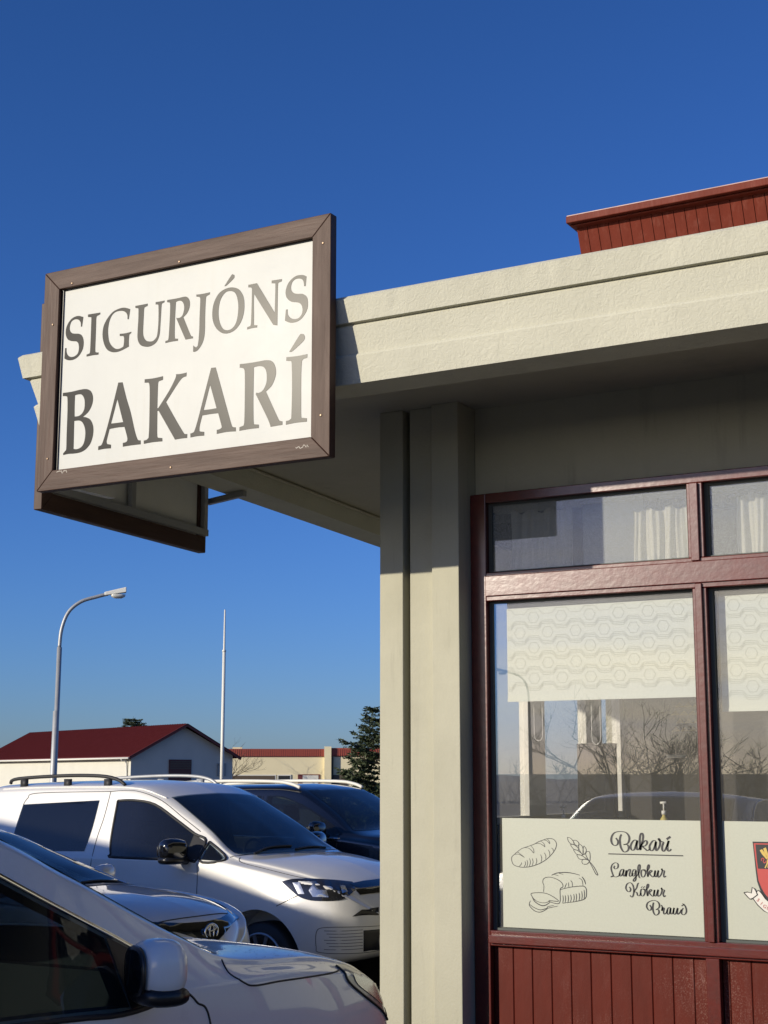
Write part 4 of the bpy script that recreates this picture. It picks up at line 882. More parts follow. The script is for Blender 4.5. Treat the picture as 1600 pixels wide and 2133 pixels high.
van.decal('grille_bar', 'front', [(-.50,.972),(-.3,.985),(0,.99),(.3,.985),(.50,.972),(.50,.885),(.3,.890),(0,.892),(-.3,.890),(-.50,.885)], M['gloss_black'], both=False, off=.007, smooth_n=0)
van.line('grille_trim', 'front', [(-.50,.93),(0,.94),(.50,.93)], M['rim'], .003, .008, both=False)
van.decal('air_intake', 'diag', [(1.36,.725),(1.44,.775),(1.588,.783),(1.587,.722)], M['blackplastic'], smooth_n=0, grid=.02)
van.decal('lower_mesh', 'diag', [(1.455,.610),(1.60,.61),(1.60,.438),(1.455,.440)], M['blackplastic'], smooth_n=0, grid=.02)
van.decal('lower_grille', 'front', [(-.36,.61),(.36,.61),(.36,.44),(-.36,.44)], M['blackplastic'], both=False, smooth_n=0)
van.line('bumper_seam', 'diag', [(1.60,.636),(1.30,.643),(1.115,.639),(1.066,.60),(1.066,.485),(1.10,.441),(1.38,.430),(1.60,.433)], M['rubber'], .0022, .001)
for k in range(7): van.line('bumper_slot', 'diag', [(1.13+.02*(k % 3),.615-.025*k),(1.30,.612-.025*k),(1.45,.615-.025*k)], M['rubber'], .0022, .0005, n=2)
van.line('sill_trim', 'side', [(-.95,.33),(.95,.33)], M['rubber'], .02, .0)
m = MB()
for s_ in (-1, 1):
    m = MB(); m.tube(sm([(-1.95, s_*.655, 1.80), (-1.85, s_*.66, 1.845), (-1.2, s_*.665, 1.875), (-.72, s_*.665, 1.872), (-.5, s_*.662, 1.84), (-.40, s_*.66, 1.79)], 5), .017, 8)
    for a in (-1.75, -1.15, -.62): m.bar((a-.04, s_*.66, 1.80), (a+.04, s_*.66, 1.80), .03, .09)
    m.build('roof_rail', M['rubber'] if s_ < 0 else M['galv'], van.root, smooth=True)
m = MB(); m.tube([(-.05, .0, 1.79), (-.10, 0, 1.83)], .012, 8); 
mirror_unit(van, .58, .925, 1.225, .25, .21, M['gloss_black'], M['blackplastic'], depth=.17, sweep=.2)
van.place(-8.68, 11.86, 94.5)

# ---- silver hatchback with emblem
T = dict(
 zb=[(-2.2,.5),(-2.1,.25),(1.9,.22),(2.15,.26),(2.24,.34),(2.28,.44)],
 ym=[(-2.2,.78),(-2.1,.85),(-1.5,.90),(1.4,.90),(1.75,.875),(1.95,.81),(2.08,.72),(2.18,.58),(2.24,.44),(2.28,.28)],
 zm=[(-2.2,.75),(2.0,.70),(2.28,.6)],
 ys=[(-2.2,.76),(-2.1,.83),(-1.5,.875),(.6,.88),(1.2,.86),(1.7,.80),(1.95,.72),(2.08,.64),(2.18,.52),(2.24,.40),(2.28,.25)],
 zs=[(-2.2,1.08),(.8,1.03),(1.3,1.01),(1.75,.96),(2.0,.90),(2.12,.85),(2.2,.79),(2.28,.70)],
 yr=[(-2.2,.58),(-2.1,.62),(-.4,.62),(.1,.62),(.5,.665),(.9,.73),(1.1,.74),(1.7,.66),(2.0,.55),(2.12,.47),(2.2,.38),(2.28,.22)],
 zr=[(-2.2,1.22),(-2.0,1.34),(-1.0,1.45),(-.5,1.465),(-.1,1.395),(.3,1.27),(.7,1.14),(.98,1.055),(1.2,1.035),(1.7,.99),(1.95,.94),(2.1,.89),(2.2,.83),(2.28,.72)],
 yt=[(-2.2,.50),(-2.1,.54),(-.4,.54),(.1,.56),(.8,.62),(1.1,.60),(1.7,.5),(2.0,.42),(2.2,.30),(2.28,.18)],
 zt=[(-2.2,1.26),(-2.0,1.38),(-1.0,1.49),(-.5,1.50),(-.1,1.425),(.3,1.30),(.7,1.165),(.98,1.07),(1.2,1.06),(1.7,1.02),(1.95,.975),(2.1,.93),(2.2,.86),(2.28,.74)],
 zc=[(-2.2,1.30),(-2.0,1.41),(-1.0,1.52),(-.5,1.53),(-.1,1.465),(.3,1.35),(.7,1.22),(1.0,1.10),(1.2,1.085),(1.7,1.05),(1.95,1.01),(2.1,.965),(2.2,.90),(2.28,.77)])
xs = [-2.2,-2.19,-2.16,-2.12,-2.06]+xrange(-1.98, -.6, 10)+xrange(-.5, 1.3, 30)+xrange(1.34, 2.0, 18)+xrange(2.02, 2.28, 16)
toy = Car('hatchback', T, xs, (-1.30, 1.36), .32, M['cargrey'], 'silver hatchback with an oval emblem on its dark grille, beside the white van', 'car', 'cars parked in a row beside the bakery',
    cabin=(-1.8, .92, .70), sides=([(-1.48,1.305),(-.9,1.405),(-.35,1.395),(0,1.315),(.38,1.18),(.6,1.09),(.48,1.065),(-1.48,1.10)],), top=([(-.06,.51),(-.03,0),(-.06,-.51),(.3,-.57),(.75,-.64),(.94,-.67),(1.0,0),(.94,.67),(.75,.64),(.3,.57)], 1.0), seats=[(-.25,1.10),(-1.1,1.08)])
toy.decal('windscreen', 'top', [(-.10,.53),(-.06,0),(-.10,-.53),(.3,-.59),(.75,-.66),(.98,-.69),(1.06,0),(.98,.69),(.75,.66),(.3,.59)], M['carglass'], both=False, grid=.05)
toy.decal('side_window', 'side', [(-1.5,1.32),(-.9,1.42),(-.35,1.41),(0,1.33),(.4,1.19),(.72,1.07),(.5,1.05),(-1.5,1.09)], M['carglass'])
toy.line('pillar_trim', 'side', [(-.4,1.455),(0,1.36),(.4,1.225),(.78,1.09)], M['rubber'], .012, .004)
toy.line('roof_trim', 'top', [(-1.6,-.60),(-.5,-.60),(.1,-.60),(.6,-.665),(.95,-.71)], M['chrome'], .005, .004)
toy.line('wiper', 'top', [(.98,-.50),(.95,-.2),(.97,.1)], M['rubber'], .008, .012, both=False)
toy.line('wiper', 'top', [(1.0,.12),(.96,.35),(.95,.58)], M['rubber'], .008, .012, both=False)
toy.decal('cowl', 'top', [(.96,-.70),(1.05,0),(.96,.70),(1.02,.72),(1.115,0),(1.02,-.72)], M['blackplastic'], both=False, off=.005)
toy.decal('grille', 'front', [(-.56,.935),(-.376,.915),(-.2,.900),(0,.895),(.2,.900),(.376,.915),(.56,.935),(.56,.875),(.32,.855),(.14,.80),(.06,.775),(-.06,.775),(-.14,.80),(-.32,.855),(-.56,.875)], M['gloss_black'], both=False, off=.006, smooth_n=0, grid=.03)
toy.decal('headlight', 'side', [(1.78,.94),(1.95,.905),(2.12,.845),(2.16,.80),(2.0,.82),(1.85,.87)], M['lensdark'], off=.006)
toy.decal('lower_grille', 'front', [(-.55,.70),(-.2,.72),(.2,.72),(.55,.70),(.56,.34),(-.56,.34)], M['blackplastic'], both=False, smooth_n=0)
toy.line('bonnet_edge', 'front', [(-.55,.895),(-.3,.925),(0,.932),(.3,.925),(.55,.895)], M['rubber'], .004, .001, both=False)
toy.line('bonnet_seam', 'top', [(1.03,-.76),(1.4,-.76),(1.8,-.68),(2.02,-.57)], M['rubber'], .0035, .0008)
toy.line('door_seam', 'side', [(.72,1.07),(.76,.9),(.74,.35)], M['rubber'], .0035, .0005)
# emblem: three ovals
def oval(m, cy, cz, a, b, x, r_): m.tube([(x-.0*k, cy+a*math.cos(2*math.pi*k/32), cz+b*math.sin(2*math.pi*k/32)) for k in range(33)], r_, 6, caps=False)
loc, nrm = toy.hit('front', 0, .835)
m = MB(); X_ = loc.x+.016
oval(m, 0, .835, .072, .050, X_, .0075); oval(m, 0, .835, .024, .046, X_+.002, .006); oval(m, 0, .858, .046, .018, X_+.002, .006)
m.build('emblem', M['chrome'], toy.root, smooth=True)
mirror_unit(toy, .48, .90, 1.10, .20, .15, M['cargrey'], M['blackplastic'])
toy.place(-8.42, 8.55, 90.5)

# ---- dark SUV
T = dict(
 zb=[(-2.3,.6),(-2.2,.32),(2.0,.30),(2.2,.36),(2.36,.45),(2.40,.55)],
 ym=[(-2.3,.85),(-2.1,.92),(1.4,.93),(1.8,.90),(2.05,.83),(2.2,.72),(2.32,.56),(2.40,.36)],
 zm=[(-2.3,.85),(2.0,.82),(2.40,.72)],
 ys=[(-2.3,.84),(-2.1,.90),(.6,.91),(1.2,.89),(1.8,.84),(2.05,.76),(2.2,.66),(2.32,.50),(2.40,.33)],
 zs=[(-2.3,1.22),(.9,1.20),(1.4,1.16),(1.9,1.08),(2.2,.98),(2.32,.90),(2.40,.80)],
 yr=[(-2.3,.64),(-2.1,.68),(-.4,.69),(.3,.66),(.7,.70),(1.1,.77),(1.3,.78),(1.8,.70),(2.1,.60),(2.32,.42),(2.40,.28)],
 zr=[(-2.3,1.5),(-2.2,1.62),(-1.2,1.70),(0,1.72),(.3,1.69),(.6,1.56),(.9,1.39),(1.12,1.27),(1.25,1.24),(1.5,1.22),(1.9,1.15),(2.15,1.06),(2.32,.94),(2.40,.83)],
 yt=[(-2.3,.55),(-2.1,.60),(-.4,.60),(.3,.58),(.9,.65),(1.2,.66),(1.8,.56),(2.1,.45),(2.32,.34),(2.40,.22)],
 zt=[(-2.3,1.55),(-2.2,1.67),(-1.2,1.75),(0,1.77),(.3,1.735),(.6,1.60),(.9,1.43),(1.15,1.285),(1.3,1.26),(1.5,1.25),(1.9,1.18),(2.15,1.09),(2.32,.97),(2.40,.84)],
 zc=[(-2.3,1.58),(-2.2,1.70),(-1.2,1.775),(0,1.79),(.3,1.76),(.6,1.64),(.9,1.48),(1.2,1.31),(1.32,1.29),(1.5,1.28),(1.9,1.21),(2.15,1.12),(2.32,1.0),(2.40,.86)])
xs = [-2.3,-2.29,-2.26,-2.22,-2.16]+xrange(-2.1, -.6, 10)+xrange(-.5, 1.5, 34)+xrange(1.54, 2.1, 14)+xrange(2.12, 2.40, 16)
suv = Car('suv', T, xs, (-1.42, 1.42), .36, M['carnavy'], 'dark navy sport utility car with silver roof rails, parked behind the white van', 'car', 'cars parked in a row beside the bakery',
    cabin=(-2.0, 1.08, .80), sides=([(-.08,1.64),(.12,1.635),(.41,1.548),(.76,1.39),(.95,1.28),(.92,1.245),(-.10,1.24)], [(-1.18,1.625),(-.20,1.64),(-.22,1.24),(-1.18,1.255)], [(-1.9,1.55),(-1.32,1.615),(-1.32,1.265),(-1.78,1.31)]), top=([(.39,.54),(.45,0),(.39,-.54),(.8,-.60),(1.09,-.69),(1.16,-.48),(1.19,0),(1.16,.48),(1.09,.69),(.8,.60)], 1.2), seats=[(.15,1.32),(-.85,1.32)])
suv.decal('windscreen', 'top', [(.36,.56),(.42,0),(.36,-.56),(.8,-.62),(1.12,-.71),(1.2,-.5),(1.24,0),(1.2,.5),(1.12,.71),(.8,.62)], M['carglass'], both=False, grid=.05)
suv.decal('side_window', 'side', [(-.10,1.655),(.12,1.65),(.42,1.56),(.78,1.40),(1.0,1.275),(.95,1.235),(-.12,1.225)], M['carglass'])
suv.decal('side_window', 'side', [(-1.2,1.64),(-.18,1.655),(-.2,1.225),(-1.2,1.24)], M['carglass'])
suv.decal('quarter_window', 'side', [(-1.95,1.56),(-1.3,1.63),(-1.3,1.25),(-1.8,1.30)], M['carglass'])
suv.line('chrome_strip', 'side', [(-1.9,1.215),(0,1.205),(1.05,1.205)], M['chrome'], .008, .004)
suv.line('door_seam', 'side', [(1.0,1.27),(1.02,1.1),(1.0,.4)], M['rubber'], .003, .0005); suv.line('door_seam', 'side', [(-.15,1.65),(-.16,.4)], M['rubber'], .003, .0005)
suv.decal('headlight', 'side', [(1.95,1.05),(2.2,1.0),(2.33,.93),(2.2,.90),(2.0,.95)], M['lens'], off=.006)
suv.decal('grille', 'front', [(-.5,.95),(0,.98),(.5,.95),(.4,.6),(-.4,.6)], M['gloss_black'], both=False, off=.006, smooth_n=0)
for s_ in (-1, 1):
    m = MB(); m.tube(sm([(-1.9, s_*.62, 1.72), (-1.8, s_*.62, 1.775), (-1.0, s_*.625, 1.815), (-.1, s_*.625, 1.815), (.18, s_*.62, 1.785), (.30, s_*.615, 1.745)], 5), .020, 8)
    m.build('roof_rail', M['white'], suv.root, smooth=True)  # white colour stands in for the sunlit edge of the roof
m = MB(); mirror_unit(suv, .86, .93, 1.30, .21, .17, M['carnavy'], M['blackplastic'])
m = MB(); m.box(1.0, 1.04, -.2, .1, 1.33, 1.335)
suv.place(-9.62, 15.27, 94.5)

# ---- nearest silver crossover, nose towards the shop
T = dict(
 zb=[(-2.6,0.6),(-2.45,0.32),(2.19,0.28),(2.448,0.34),(2.563,0.45),(2.621,0.55)],
 ym=[(-2.6,.84),(-2.4,.91),(1.2,.925),(1.7,.91),(1.975,.875),(2.2,.83),(2.35,.775),(2.45,.70),(2.55,.56),(2.621,.36)],
 zm=[(-2.6,0.85),(2.334,0.8),(2.621,0.68)],
 ys=[(-2.6,.82),(-2.4,.885),(.4,.905),(.9,.895),(1.47,.875),(1.83,.835),(2.0,.81),(2.2,.77),(2.35,.71),(2.45,.64),(2.55,.51),(2.621,.33)],
 zs=[(-2.6,1.2),(-1,1.17),(0.3,1.12),(0.8,1.14),(1.33,1.13),(1.76,1.09),(2.119,1.03),(2.334,0.97),(2.477,0.91),(2.621,0.8)],
 yr=[(-2.6,.62),(-2.4,.66),(-.6,.67),(-.1,.66),(.3,.685),(.7,.725),(1.1,.79),(1.33,.795),(1.76,.755),(2.076,.71),(2.2,.685),(2.35,.635),(2.45,.57),(2.55,.45),(2.621,.28)],
 zr=[(-2.6,1.42),(-2.4,1.52),(-1.5,1.62),(-.8,1.66),(-.4,1.685),(-.1,1.685),(.1,1.65),(.44,1.51),(.95,1.285),(1.12,1.22),(1.3,1.19),(1.76,1.155),(2.076,1.10),(2.2,1.07),(2.35,1.005),(2.45,.94),(2.55,.875),(2.621,.80)],
 yt=[(-2.6,.54),(-2.4,.58),(-.6,.59),(-.1,.58),(.6,.65),(1.1,.68),(1.76,.61),(2.19,.52),(2.477,.37),(2.621,.18)],
 zt=[(-2.6,1.45),(-2.4,1.55),(-1.5,1.65),(-.8,1.685),(-.4,1.70),(-.1,1.715),(.1,1.69),(.44,1.55),(.95,1.32),(1.15,1.235),(1.33,1.21),(1.76,1.178),(2.076,1.125),(2.2,1.095),(2.35,1.03),(2.477,.955),(2.621,.82)],
 zc=[(-2.6,1.48),(-2.4,1.58),(-1.5,1.68),(-.8,1.715),(-.4,1.735),(-.1,1.745),(.1,1.72),(.44,1.60),(.95,1.375),(1.25,1.26),(1.4,1.228),(1.76,1.195),(2.076,1.145),(2.305,1.075),(2.477,.985),(2.621,.84)])
xs = [-2.6,-2.59,-2.55,-2.5,-2.45]+xrange(-2.4, -.9, 10)+xrange(-0.8, 1.3, 60)+xrange(1.36, 2.2, 32)+xrange(2.22, 2.618, 26)
near = Car('crossover', T, xs, (-1.55, 1.28), .36, M['carsilver'], 'nearest silver car with water drops on its bonnet, cut by the lower left corner', 'car', 'cars parked in a row beside the bakery',
    cabin=(-2.2, 1.12, .75), sides=([(-.60,1.65),(-.29,1.645),(-.07,1.60),(.23,1.46),(.50,1.335),(.50,1.125),(0,1.15),(-.60,1.172)], [(-1.83,1.475),(-1.2,1.606),(-.71,1.648),(-.71,1.176),(-1.83,1.197)]), top=([(.12,.57),(.175,0),(.12,-.57),(.5,-.635),(.95,-.705),(1.07,-.725),(1.16,-.48),(1.2,0),(1.16,.48),(1.07,.725),(.95,.705),(.5,.635)], 1.13), seats=[(-.25,1.22),(-1.15,1.22)])
near.line('window_seal', 'side', [(-1.86,1.49),(-1.2,1.622),(-.6,1.668),(-.285,1.665),(-.065,1.618),(.235,1.478),(.535,1.338),(.69,1.255)], M['chrome'], .010, .001, n=5)
near.line('belt_strip', 'side', [(.70,1.13),(.46,1.108),(0,1.132),(-1.86,1.18)], M['rubber'], .010, .001, n=5)
near.decal('door_pillar', 'side', [(-.735,1.655),(-.59,1.66),(-.59,1.16),(-.735,1.165)], M['gloss_black'], off=.008, smooth_n=0)
if 0: near.decal('window_seal', 'side', [(-1.88,1.495),(-1.2,1.631),(-.6,1.673),(-.285,1.669),(-.06,1.623),(.24,1.484),(.54,1.344),(.70,1.258),(.735,1.17),(.70,1.13),(.46,1.100),(0,1.125),(-1.88,1.172)], M['chrome'], off=.003, corner=60)
near.decal('side_window', 'side', [(-.62,1.662),(-.29,1.658),(-.07,1.612),(.23,1.472),(.53,1.332),(.68,1.25),(.715,1.17),(.69,1.14),(.46,1.112),(0,1.137),(-.62,1.160)], M['carglass'], off=.006, corner=60)
near.decal('side_window', 'side', [(-1.85,1.485),(-1.2,1.618),(-.69,1.66),(-.69,1.164),(-1.85,1.185)], M['carglass'], off=.006, corner=60)
near.decal('windscreen', 'top', [(.09,.585),(.14,.3),(.155,0),(.14,-.3),(.09,-.585),(.5,-.655),(.95,-.725),(1.10,-.745),(1.2,-.5),(1.25,0),(1.2,.5),(1.10,.745),(.95,.725),(.5,.655)], M['carglass'], both=False, grid=.05)
near.decal('cowl', 'top', [(1.09,-.75),(1.19,-.5),(1.235,0),(1.19,.5),(1.09,.75),(1.15,.77),(1.27,.5),(1.31,0),(1.27,-.5),(1.15,-.77)], M['blackplastic'], both=False, off=.005)
near.decal('mirror_trim', 'side', [(.50,1.335),(.69,1.24),(.72,1.165),(.69,1.135),(.50,1.118)], M['blackplastic'], off=.009, smooth_n=0)
near.line('door_seam', 'side', [(.78,1.15),(.85,1.10),(.924,1.0),(.935,.45)], M['rubber'], .004, .0008)
near.line('door_seam', 'side', [(-.66,1.67),(-.65,.4)], M['rubber'], .004, .0008)
near.line('bonnet_seam', 'side', [(1.12,1.205),(1.09,1.165),(1.14,1.13),(1.21,1.112),(1.4,1.108),(1.8,1.09),(1.93,1.088)], M['rubber'], .0035, .0008)
near.decal('headlight', 'side', [(1.93,1.098),(2.06,1.09),(2.2,1.055),(2.33,.995),(2.42,.93),(2.46,.875),(2.42,.83),(2.36,.835),(2.25,.89),(2.08,.965),(1.93,1.045)], M['lamp_grey'], off=.004)
near.line('lamp_rim', 'side', [(1.93,1.098),(1.93,1.045),(2.08,.965),(2.25,.89),(2.36,.835),(2.42,.83)], M['rubber'], .005, .004)
near.decal('headlight_reflector', 'side', [(2.0,1.06),(2.12,1.045),(2.26,.985),(2.36,.915),(2.30,.90),(2.15,.96),(2.02,1.02)], M['lens'], off=.007, grid=.02)
near.decal('side_marker', 'side', [(2.39,.875),(2.43,.868),(2.45,.85),(2.41,.838),(2.385,.845)], M['orange'], off=.008, grid=.015)
near.decal('grille', 'front', [(-0.45,.85),(0,.88),(0.45,.85),(0.4,.5),(-0.4,.5)], M['gloss_black'], both=False, off=.006, smooth_n=0)
mirror_unit(near, .585, .90, 1.24, .22, .195, M['carsilver'], M['blackplastic'], depth=.16, sweep=.55)
m = MB(); m.box(-1.3, .72, -.915, -.905, 1.095, 1.11)
# rain drops on the bonnet
m = MB(); r = random.Random(11)
for k in range(700):
    a, b = r.uniform(1.114, 2.15), r.uniform(-0.78, .3)
    loc, nrm = near.hit('top', a, b)
    if loc is None: continue
    rr = r.choice((0.0018, .0025, .0035)); u = nrm.orthogonal().normalized(); v = nrm.cross(u)
    base = [loc+(u*math.cos(t*math.pi/3)+v*math.sin(t*math.pi/3))*rr+nrm*.0002 for t in range(6)]
    m.add(base+[loc+nrm*rr*.55], [(i, (i+1) % 6, 6) for i in range(6)])
o = m.build('water_drops', mat('water_drop', (0.5,.52,.55), .05, coat=1), near.root, smooth=True); o['kind'] = 'stuff'
near.place(-4.11*.87, 3.51*.87, 1.5); near.root.scale = (.87, .87, .87); near.root.location.z = 1.75-.87*1.85
# ---------------------------------------------------------------- background
def P(o, *a): return tag(o, *a)
# street lamp
lamp = empty('street_lamp', (-22.63, 25.37, -.1), label='tall grey street lamp with a curved arm behind the white van', cat='street lamp', group='street lamps of the car park')
hd = Vector((.92, .79, 0)).normalized()
m = MB(); m.tube([(0,0,0),(.01,0,1.0),(.02,.01,3.3),(.03,.02,3.31),(.035,.02,4.70)], [.085,.08,.07,.057,.055], 12)
m.build('pole', M['galv'], lamp, smooth=True)
m = MB(); arm = sm([Vector((.035,.02,4.70)), Vector((.06,.04,5.1)), Vector((.16,.13,5.48)), Vector((.36,.30,5.72)), Vector((.62,.53,5.84)), Vector((.80,.69,5.91))], 6)
m.tube(arm, .04, 10); m.build('arm', M['galv'], lamp, smooth=True)
a_ = Vector((.74,.64,5.90)); b_ = a_+hd*.48+Vector((0,0,.10)); sdv = Vector((-hd.y, hd.x, 0))
m = MB(); m.hexa([a_-sdv*.05-Vector((0,0,.03)), a_+sdv*.05-Vector((0,0,.03)), b_+sdv*.11-Vector((0,0,.05)), b_-sdv*.11-Vector((0,0,.05)), a_-sdv*.04+Vector((0,0,.05)), a_+sdv*.04+Vector((0,0,.05)), b_+sdv*.085+Vector((0,0,.07)), b_-sdv*.085+Vector((0,0,.07))])
m.build('lamp_head', M['white'], lamp, bevel=.015)
c_ = a_+hd*.30+Vector((0,0,.0))
loft([(c_-Vector((0,0,.0)), hd*.17, sdv*.095), (c_-Vector((0,0,.05)), hd*.15, sdv*.08), (c_-Vector((0,0,.085)), hd*.08, sdv*.045)], 'lamp_bowl', mat('lamp_bowl', (.6,.6,.55), .2), lamp)
# mast
mast = empty('flagpole', (-26.17, 36.61, -.1), label='thin white flagpole standing between the street lamp and the spruce', cat='flagpole')
m = MB(); m.tube([(0,0,0),(0,0,5.55)], [.062,.05], 10); m.build('pole', M['white'], mast, smooth=True)
m = MB(); m.tube([(0,0,5.55),(0,0,5.6),(0,0,5.62),(0,0,6.81)], [.06,.06,.035,.022], 10); m.build('pole_top', M['white'], mast, smooth=True)

# white gabled house: corner A, gable runs away to the right, long side to the left
A = Vector((-56.5, 70.0, -.1)); az = R(23.5)
hs = empty('white_house', A, -az, label='low white building with a dark red pitched sheet roof and shaded gable end', cat='building')
GW, LEN, EZ, RZ = 6.9, 21.8, 3.22, 5.02
m = MB()
m.add([(-.05,0,0),(-.05,GW,0),(-.05,GW,EZ),(-.05,GW/2,RZ-.12),(-.05,0,EZ),(-LEN,0,0),(-LEN,GW,0),(-LEN,GW,EZ),(-LEN,GW/2,RZ-.12),(-LEN,0,EZ)],
      [(0,1,2,3,4),(9,8,7,6,5),(0,4,9,5),(1,6,7,2)])
m.build('wall', M['housewhite'], hs)
def slope(y0, z0, y1, z1, x0, x1, th, mb):
    mb.hexa([(x0,y0,z0),(x1,y0,z0),(x1,y1,z1),(x0,y1,z1),(x0,y0,z0+th),(x1,y0,z0+th),(x1,y1,z1+th),(x0,y1,z1+th)])
m = MB(); sl_ = (RZ-EZ)/(GW/2); ov = .32
slope(-ov, EZ-sl_*ov+.0, GW/2, RZ, -LEN-.4, .42, .05, m); slope(GW+ov, EZ-sl_*ov, GW/2, RZ, -LEN-.4, .42, .05, m)
k = -LEN-.3
while k < .35:
    for s_ in (0, 1):
        y0 = -ov if s_ == 0 else GW+ov
        m.bar((k, y0, EZ-sl_*ov+.062), (k, GW/2, RZ+.062), .05, .022)
    k += .30
roof = m.build('roof', M['roofred'], hs)
m = MB()
for y0 in (-ov, GW+ov):
    m.bar((.40, y0, EZ-sl_*ov-.03), (.40, GW/2, RZ-.03), .04, .17)
m.bar((-LEN-.4, -ov-.02, EZ-sl_*ov-.02), (.42, -ov-.02, EZ-sl_*ov-.02), .03, .14)
m.build('bargeboard', mat('dull_red_board', (.13, .03, .025), .6), hs)
m = MB(); m.tube([(-LEN-.4,-ov-.09,EZ-sl_*ov-.05),(.4,-ov-.09,EZ-sl_*ov-.05)], .06, 10); m.tube(sm([(-.45,-ov-.09,EZ-sl_*ov-.06),(-.45,-ov-.05,EZ-.35),(-.42,-.09,EZ-.55),(-.42,-.08,0)], 4), .05, 8)
m.build('gutter', M['white'], hs, smooth=True)
m = MB(); m.box(-.04, .02, 2.5, 4.0, 0, 2.95); dr = m.build('door', mat('dark_red_door', (.09,.02,.018), .5), hs)
m = MB()
for k in range(5): m.box(.022, .04, 2.55, 3.95, 2.4+k*.10, 2.46+k*.10)
m.build('louvre', M['brownpane'], dr)
m = MB(); m.box(-.04, .02, 5.8, 6.4, 2.0, 2.75); m.box(.0, .5, 5.85, 5.9, 2.65, 2.7); m.build('meter_cabinet', mat('grey_cabinet', (.25,.27,.27), .5), hs)
# yellow flat-roofed building
B0 = Vector((-64.4, 91.7, -.1)); B1 = Vector((-57.1, 96.3, -.1)); dv = (B1-B0); bl_ = dv.length; ang = math.atan2(dv.y, dv.x)
yb_ = empty('yellow_building', B0, ang, label='long pale yellow flat-roofed building with a ribbed red roof band behind the cars', cat='building')
m = MB(); m.box(-6, bl_+9, 0, 8, 0, 3.42); m.box(bl_-2.1, bl_-1.6, -.35, -.001, 0, 4.15); m.box(-.2, .5, .1, .5, 3.43, 4.1); m.build('wall', M['houseyellow'], yb_)
m = MB(); m.box(-6.05, bl_-2.11, -.10, 8.1, 3.43, 3.98); m.box(bl_-1.59, bl_+9.05, -.10, 8.1, 3.50, 4.05)
x = -6
while x < bl_+9:
    if not bl_-2.3 < x < bl_-1.6: m.box(x, x+.07, -.125, -.101, 3.45, 3.97)
    x += .16
m.build('roof_band', mat('red_roof_band', (.33, .07, .045), .6), yb_)
def win(x0, x1, z0, z1, pm, nm='window'):
    m = MB(); m.box(x0, x1, -.06, -.002, z0, z1); wo = m.build(nm, M['white'], yb_)
    n_ = max(1, round((x1-x0)/2)); 
    m = MB(); m.box(x0+.08, x1-.08, -.075, -.061, z0+.08, z1-.08); m.build('pane', pm, wo)
win(-.8, 3.0, .9, 2.12, M['brownpane']); win(3.1, 4.1, .9, 2.12, M['darkpane'])
m = MB(); m.box(4.6, 6.2, -.06, -.002, .2, 2.14); wo = m.build('door', mat('red_frame', (.14,.03,.03), .6), yb_); m = MB(); m.box(4.95, 6.1, -.075, -.061, .9, 2.07); m.build('pane', M['white'], wo)
m = MB(); m.box(bl_-1.5, bl_-.4, -.05, -.002, .2, 2.1); m.build('window', M['brownpane'], yb_)
m = MB(); m.tube([(bl_-1.5,-.2,0),(bl_-1.5,-.2,3.4)], .06, 8); m.build('downpipe', M['blackplastic'], yb_)
# distant hill
hv = []; r = random.Random(2); n = 60
for i in range(n+1):
    a = R(-75+60*i/n); d = 900
    hv.append((math.sin(a)*d, math.cos(a)*d, -.2)); hv.append((math.sin(a)*(d+60), math.cos(a)*(d+60), 6+5*math.sin(i*.35)+3*math.sin(i*.9+1)))
    hv.append((math.sin(a)*(d+200), math.cos(a)*(d+200), -.2))
mesh('hills', hv, [(3*i+k, 3*i+k+3, 3*i+k+4, 3*i+k+1) for i in range(n) for k in (0, 1)], mat('hill', (.09,.11,.13), .9), smooth=True)['kind'] = 'structure'

# ---- trees
def bare_tree(name, loc, h, spread, seed, label, cat='tree', group=None, depth=5, rad=.05, ns=3, trunk=.25):
    root = empty(name, loc, label=label, cat=cat, group=group); r = random.Random(seed)
    mt_, mc = MB(), MB()
    def grow(p, d, L_, rr, k):
        pts = [p]; q = p.copy(); dd = d.copy()
        for i in range(4):
            dd = (dd+Vector((r.uniform(-.2,.2), r.uniform(-.2,.2), r.uniform(-.02,.16)))).normalized(); q = q+dd*L_/4; pts.append(q.copy())
        (mt_ if k == 0 else mc).tube(pts, [rr*(1-.13*i) for i in range(5)], 6 if k < 2 else 3, caps=False)
        if k < depth:
            for i in range(ns+(k == 0)*3):
                t = r.uniform(.3, 1); s_ = pts[min(4, int(t*4)+1)]
                ax = Vector((r.gauss(0,1), r.gauss(0,1), r.gauss(0,.4))).normalized()
                grow(s_, (dd*.75+ax*spread).normalized(), L_*r.uniform(.62,.82), rr*.6, k+1)
    grow(Vector((0,0,0)), Vector((0,0,1)), h*trunk, rad, 0)
    mt_.build('trunk', M['bark'], root, smooth=True); mc.build('crown', M['barkdark'] if 'shrub' in name else M['bark'], root, smooth=True)
    return root
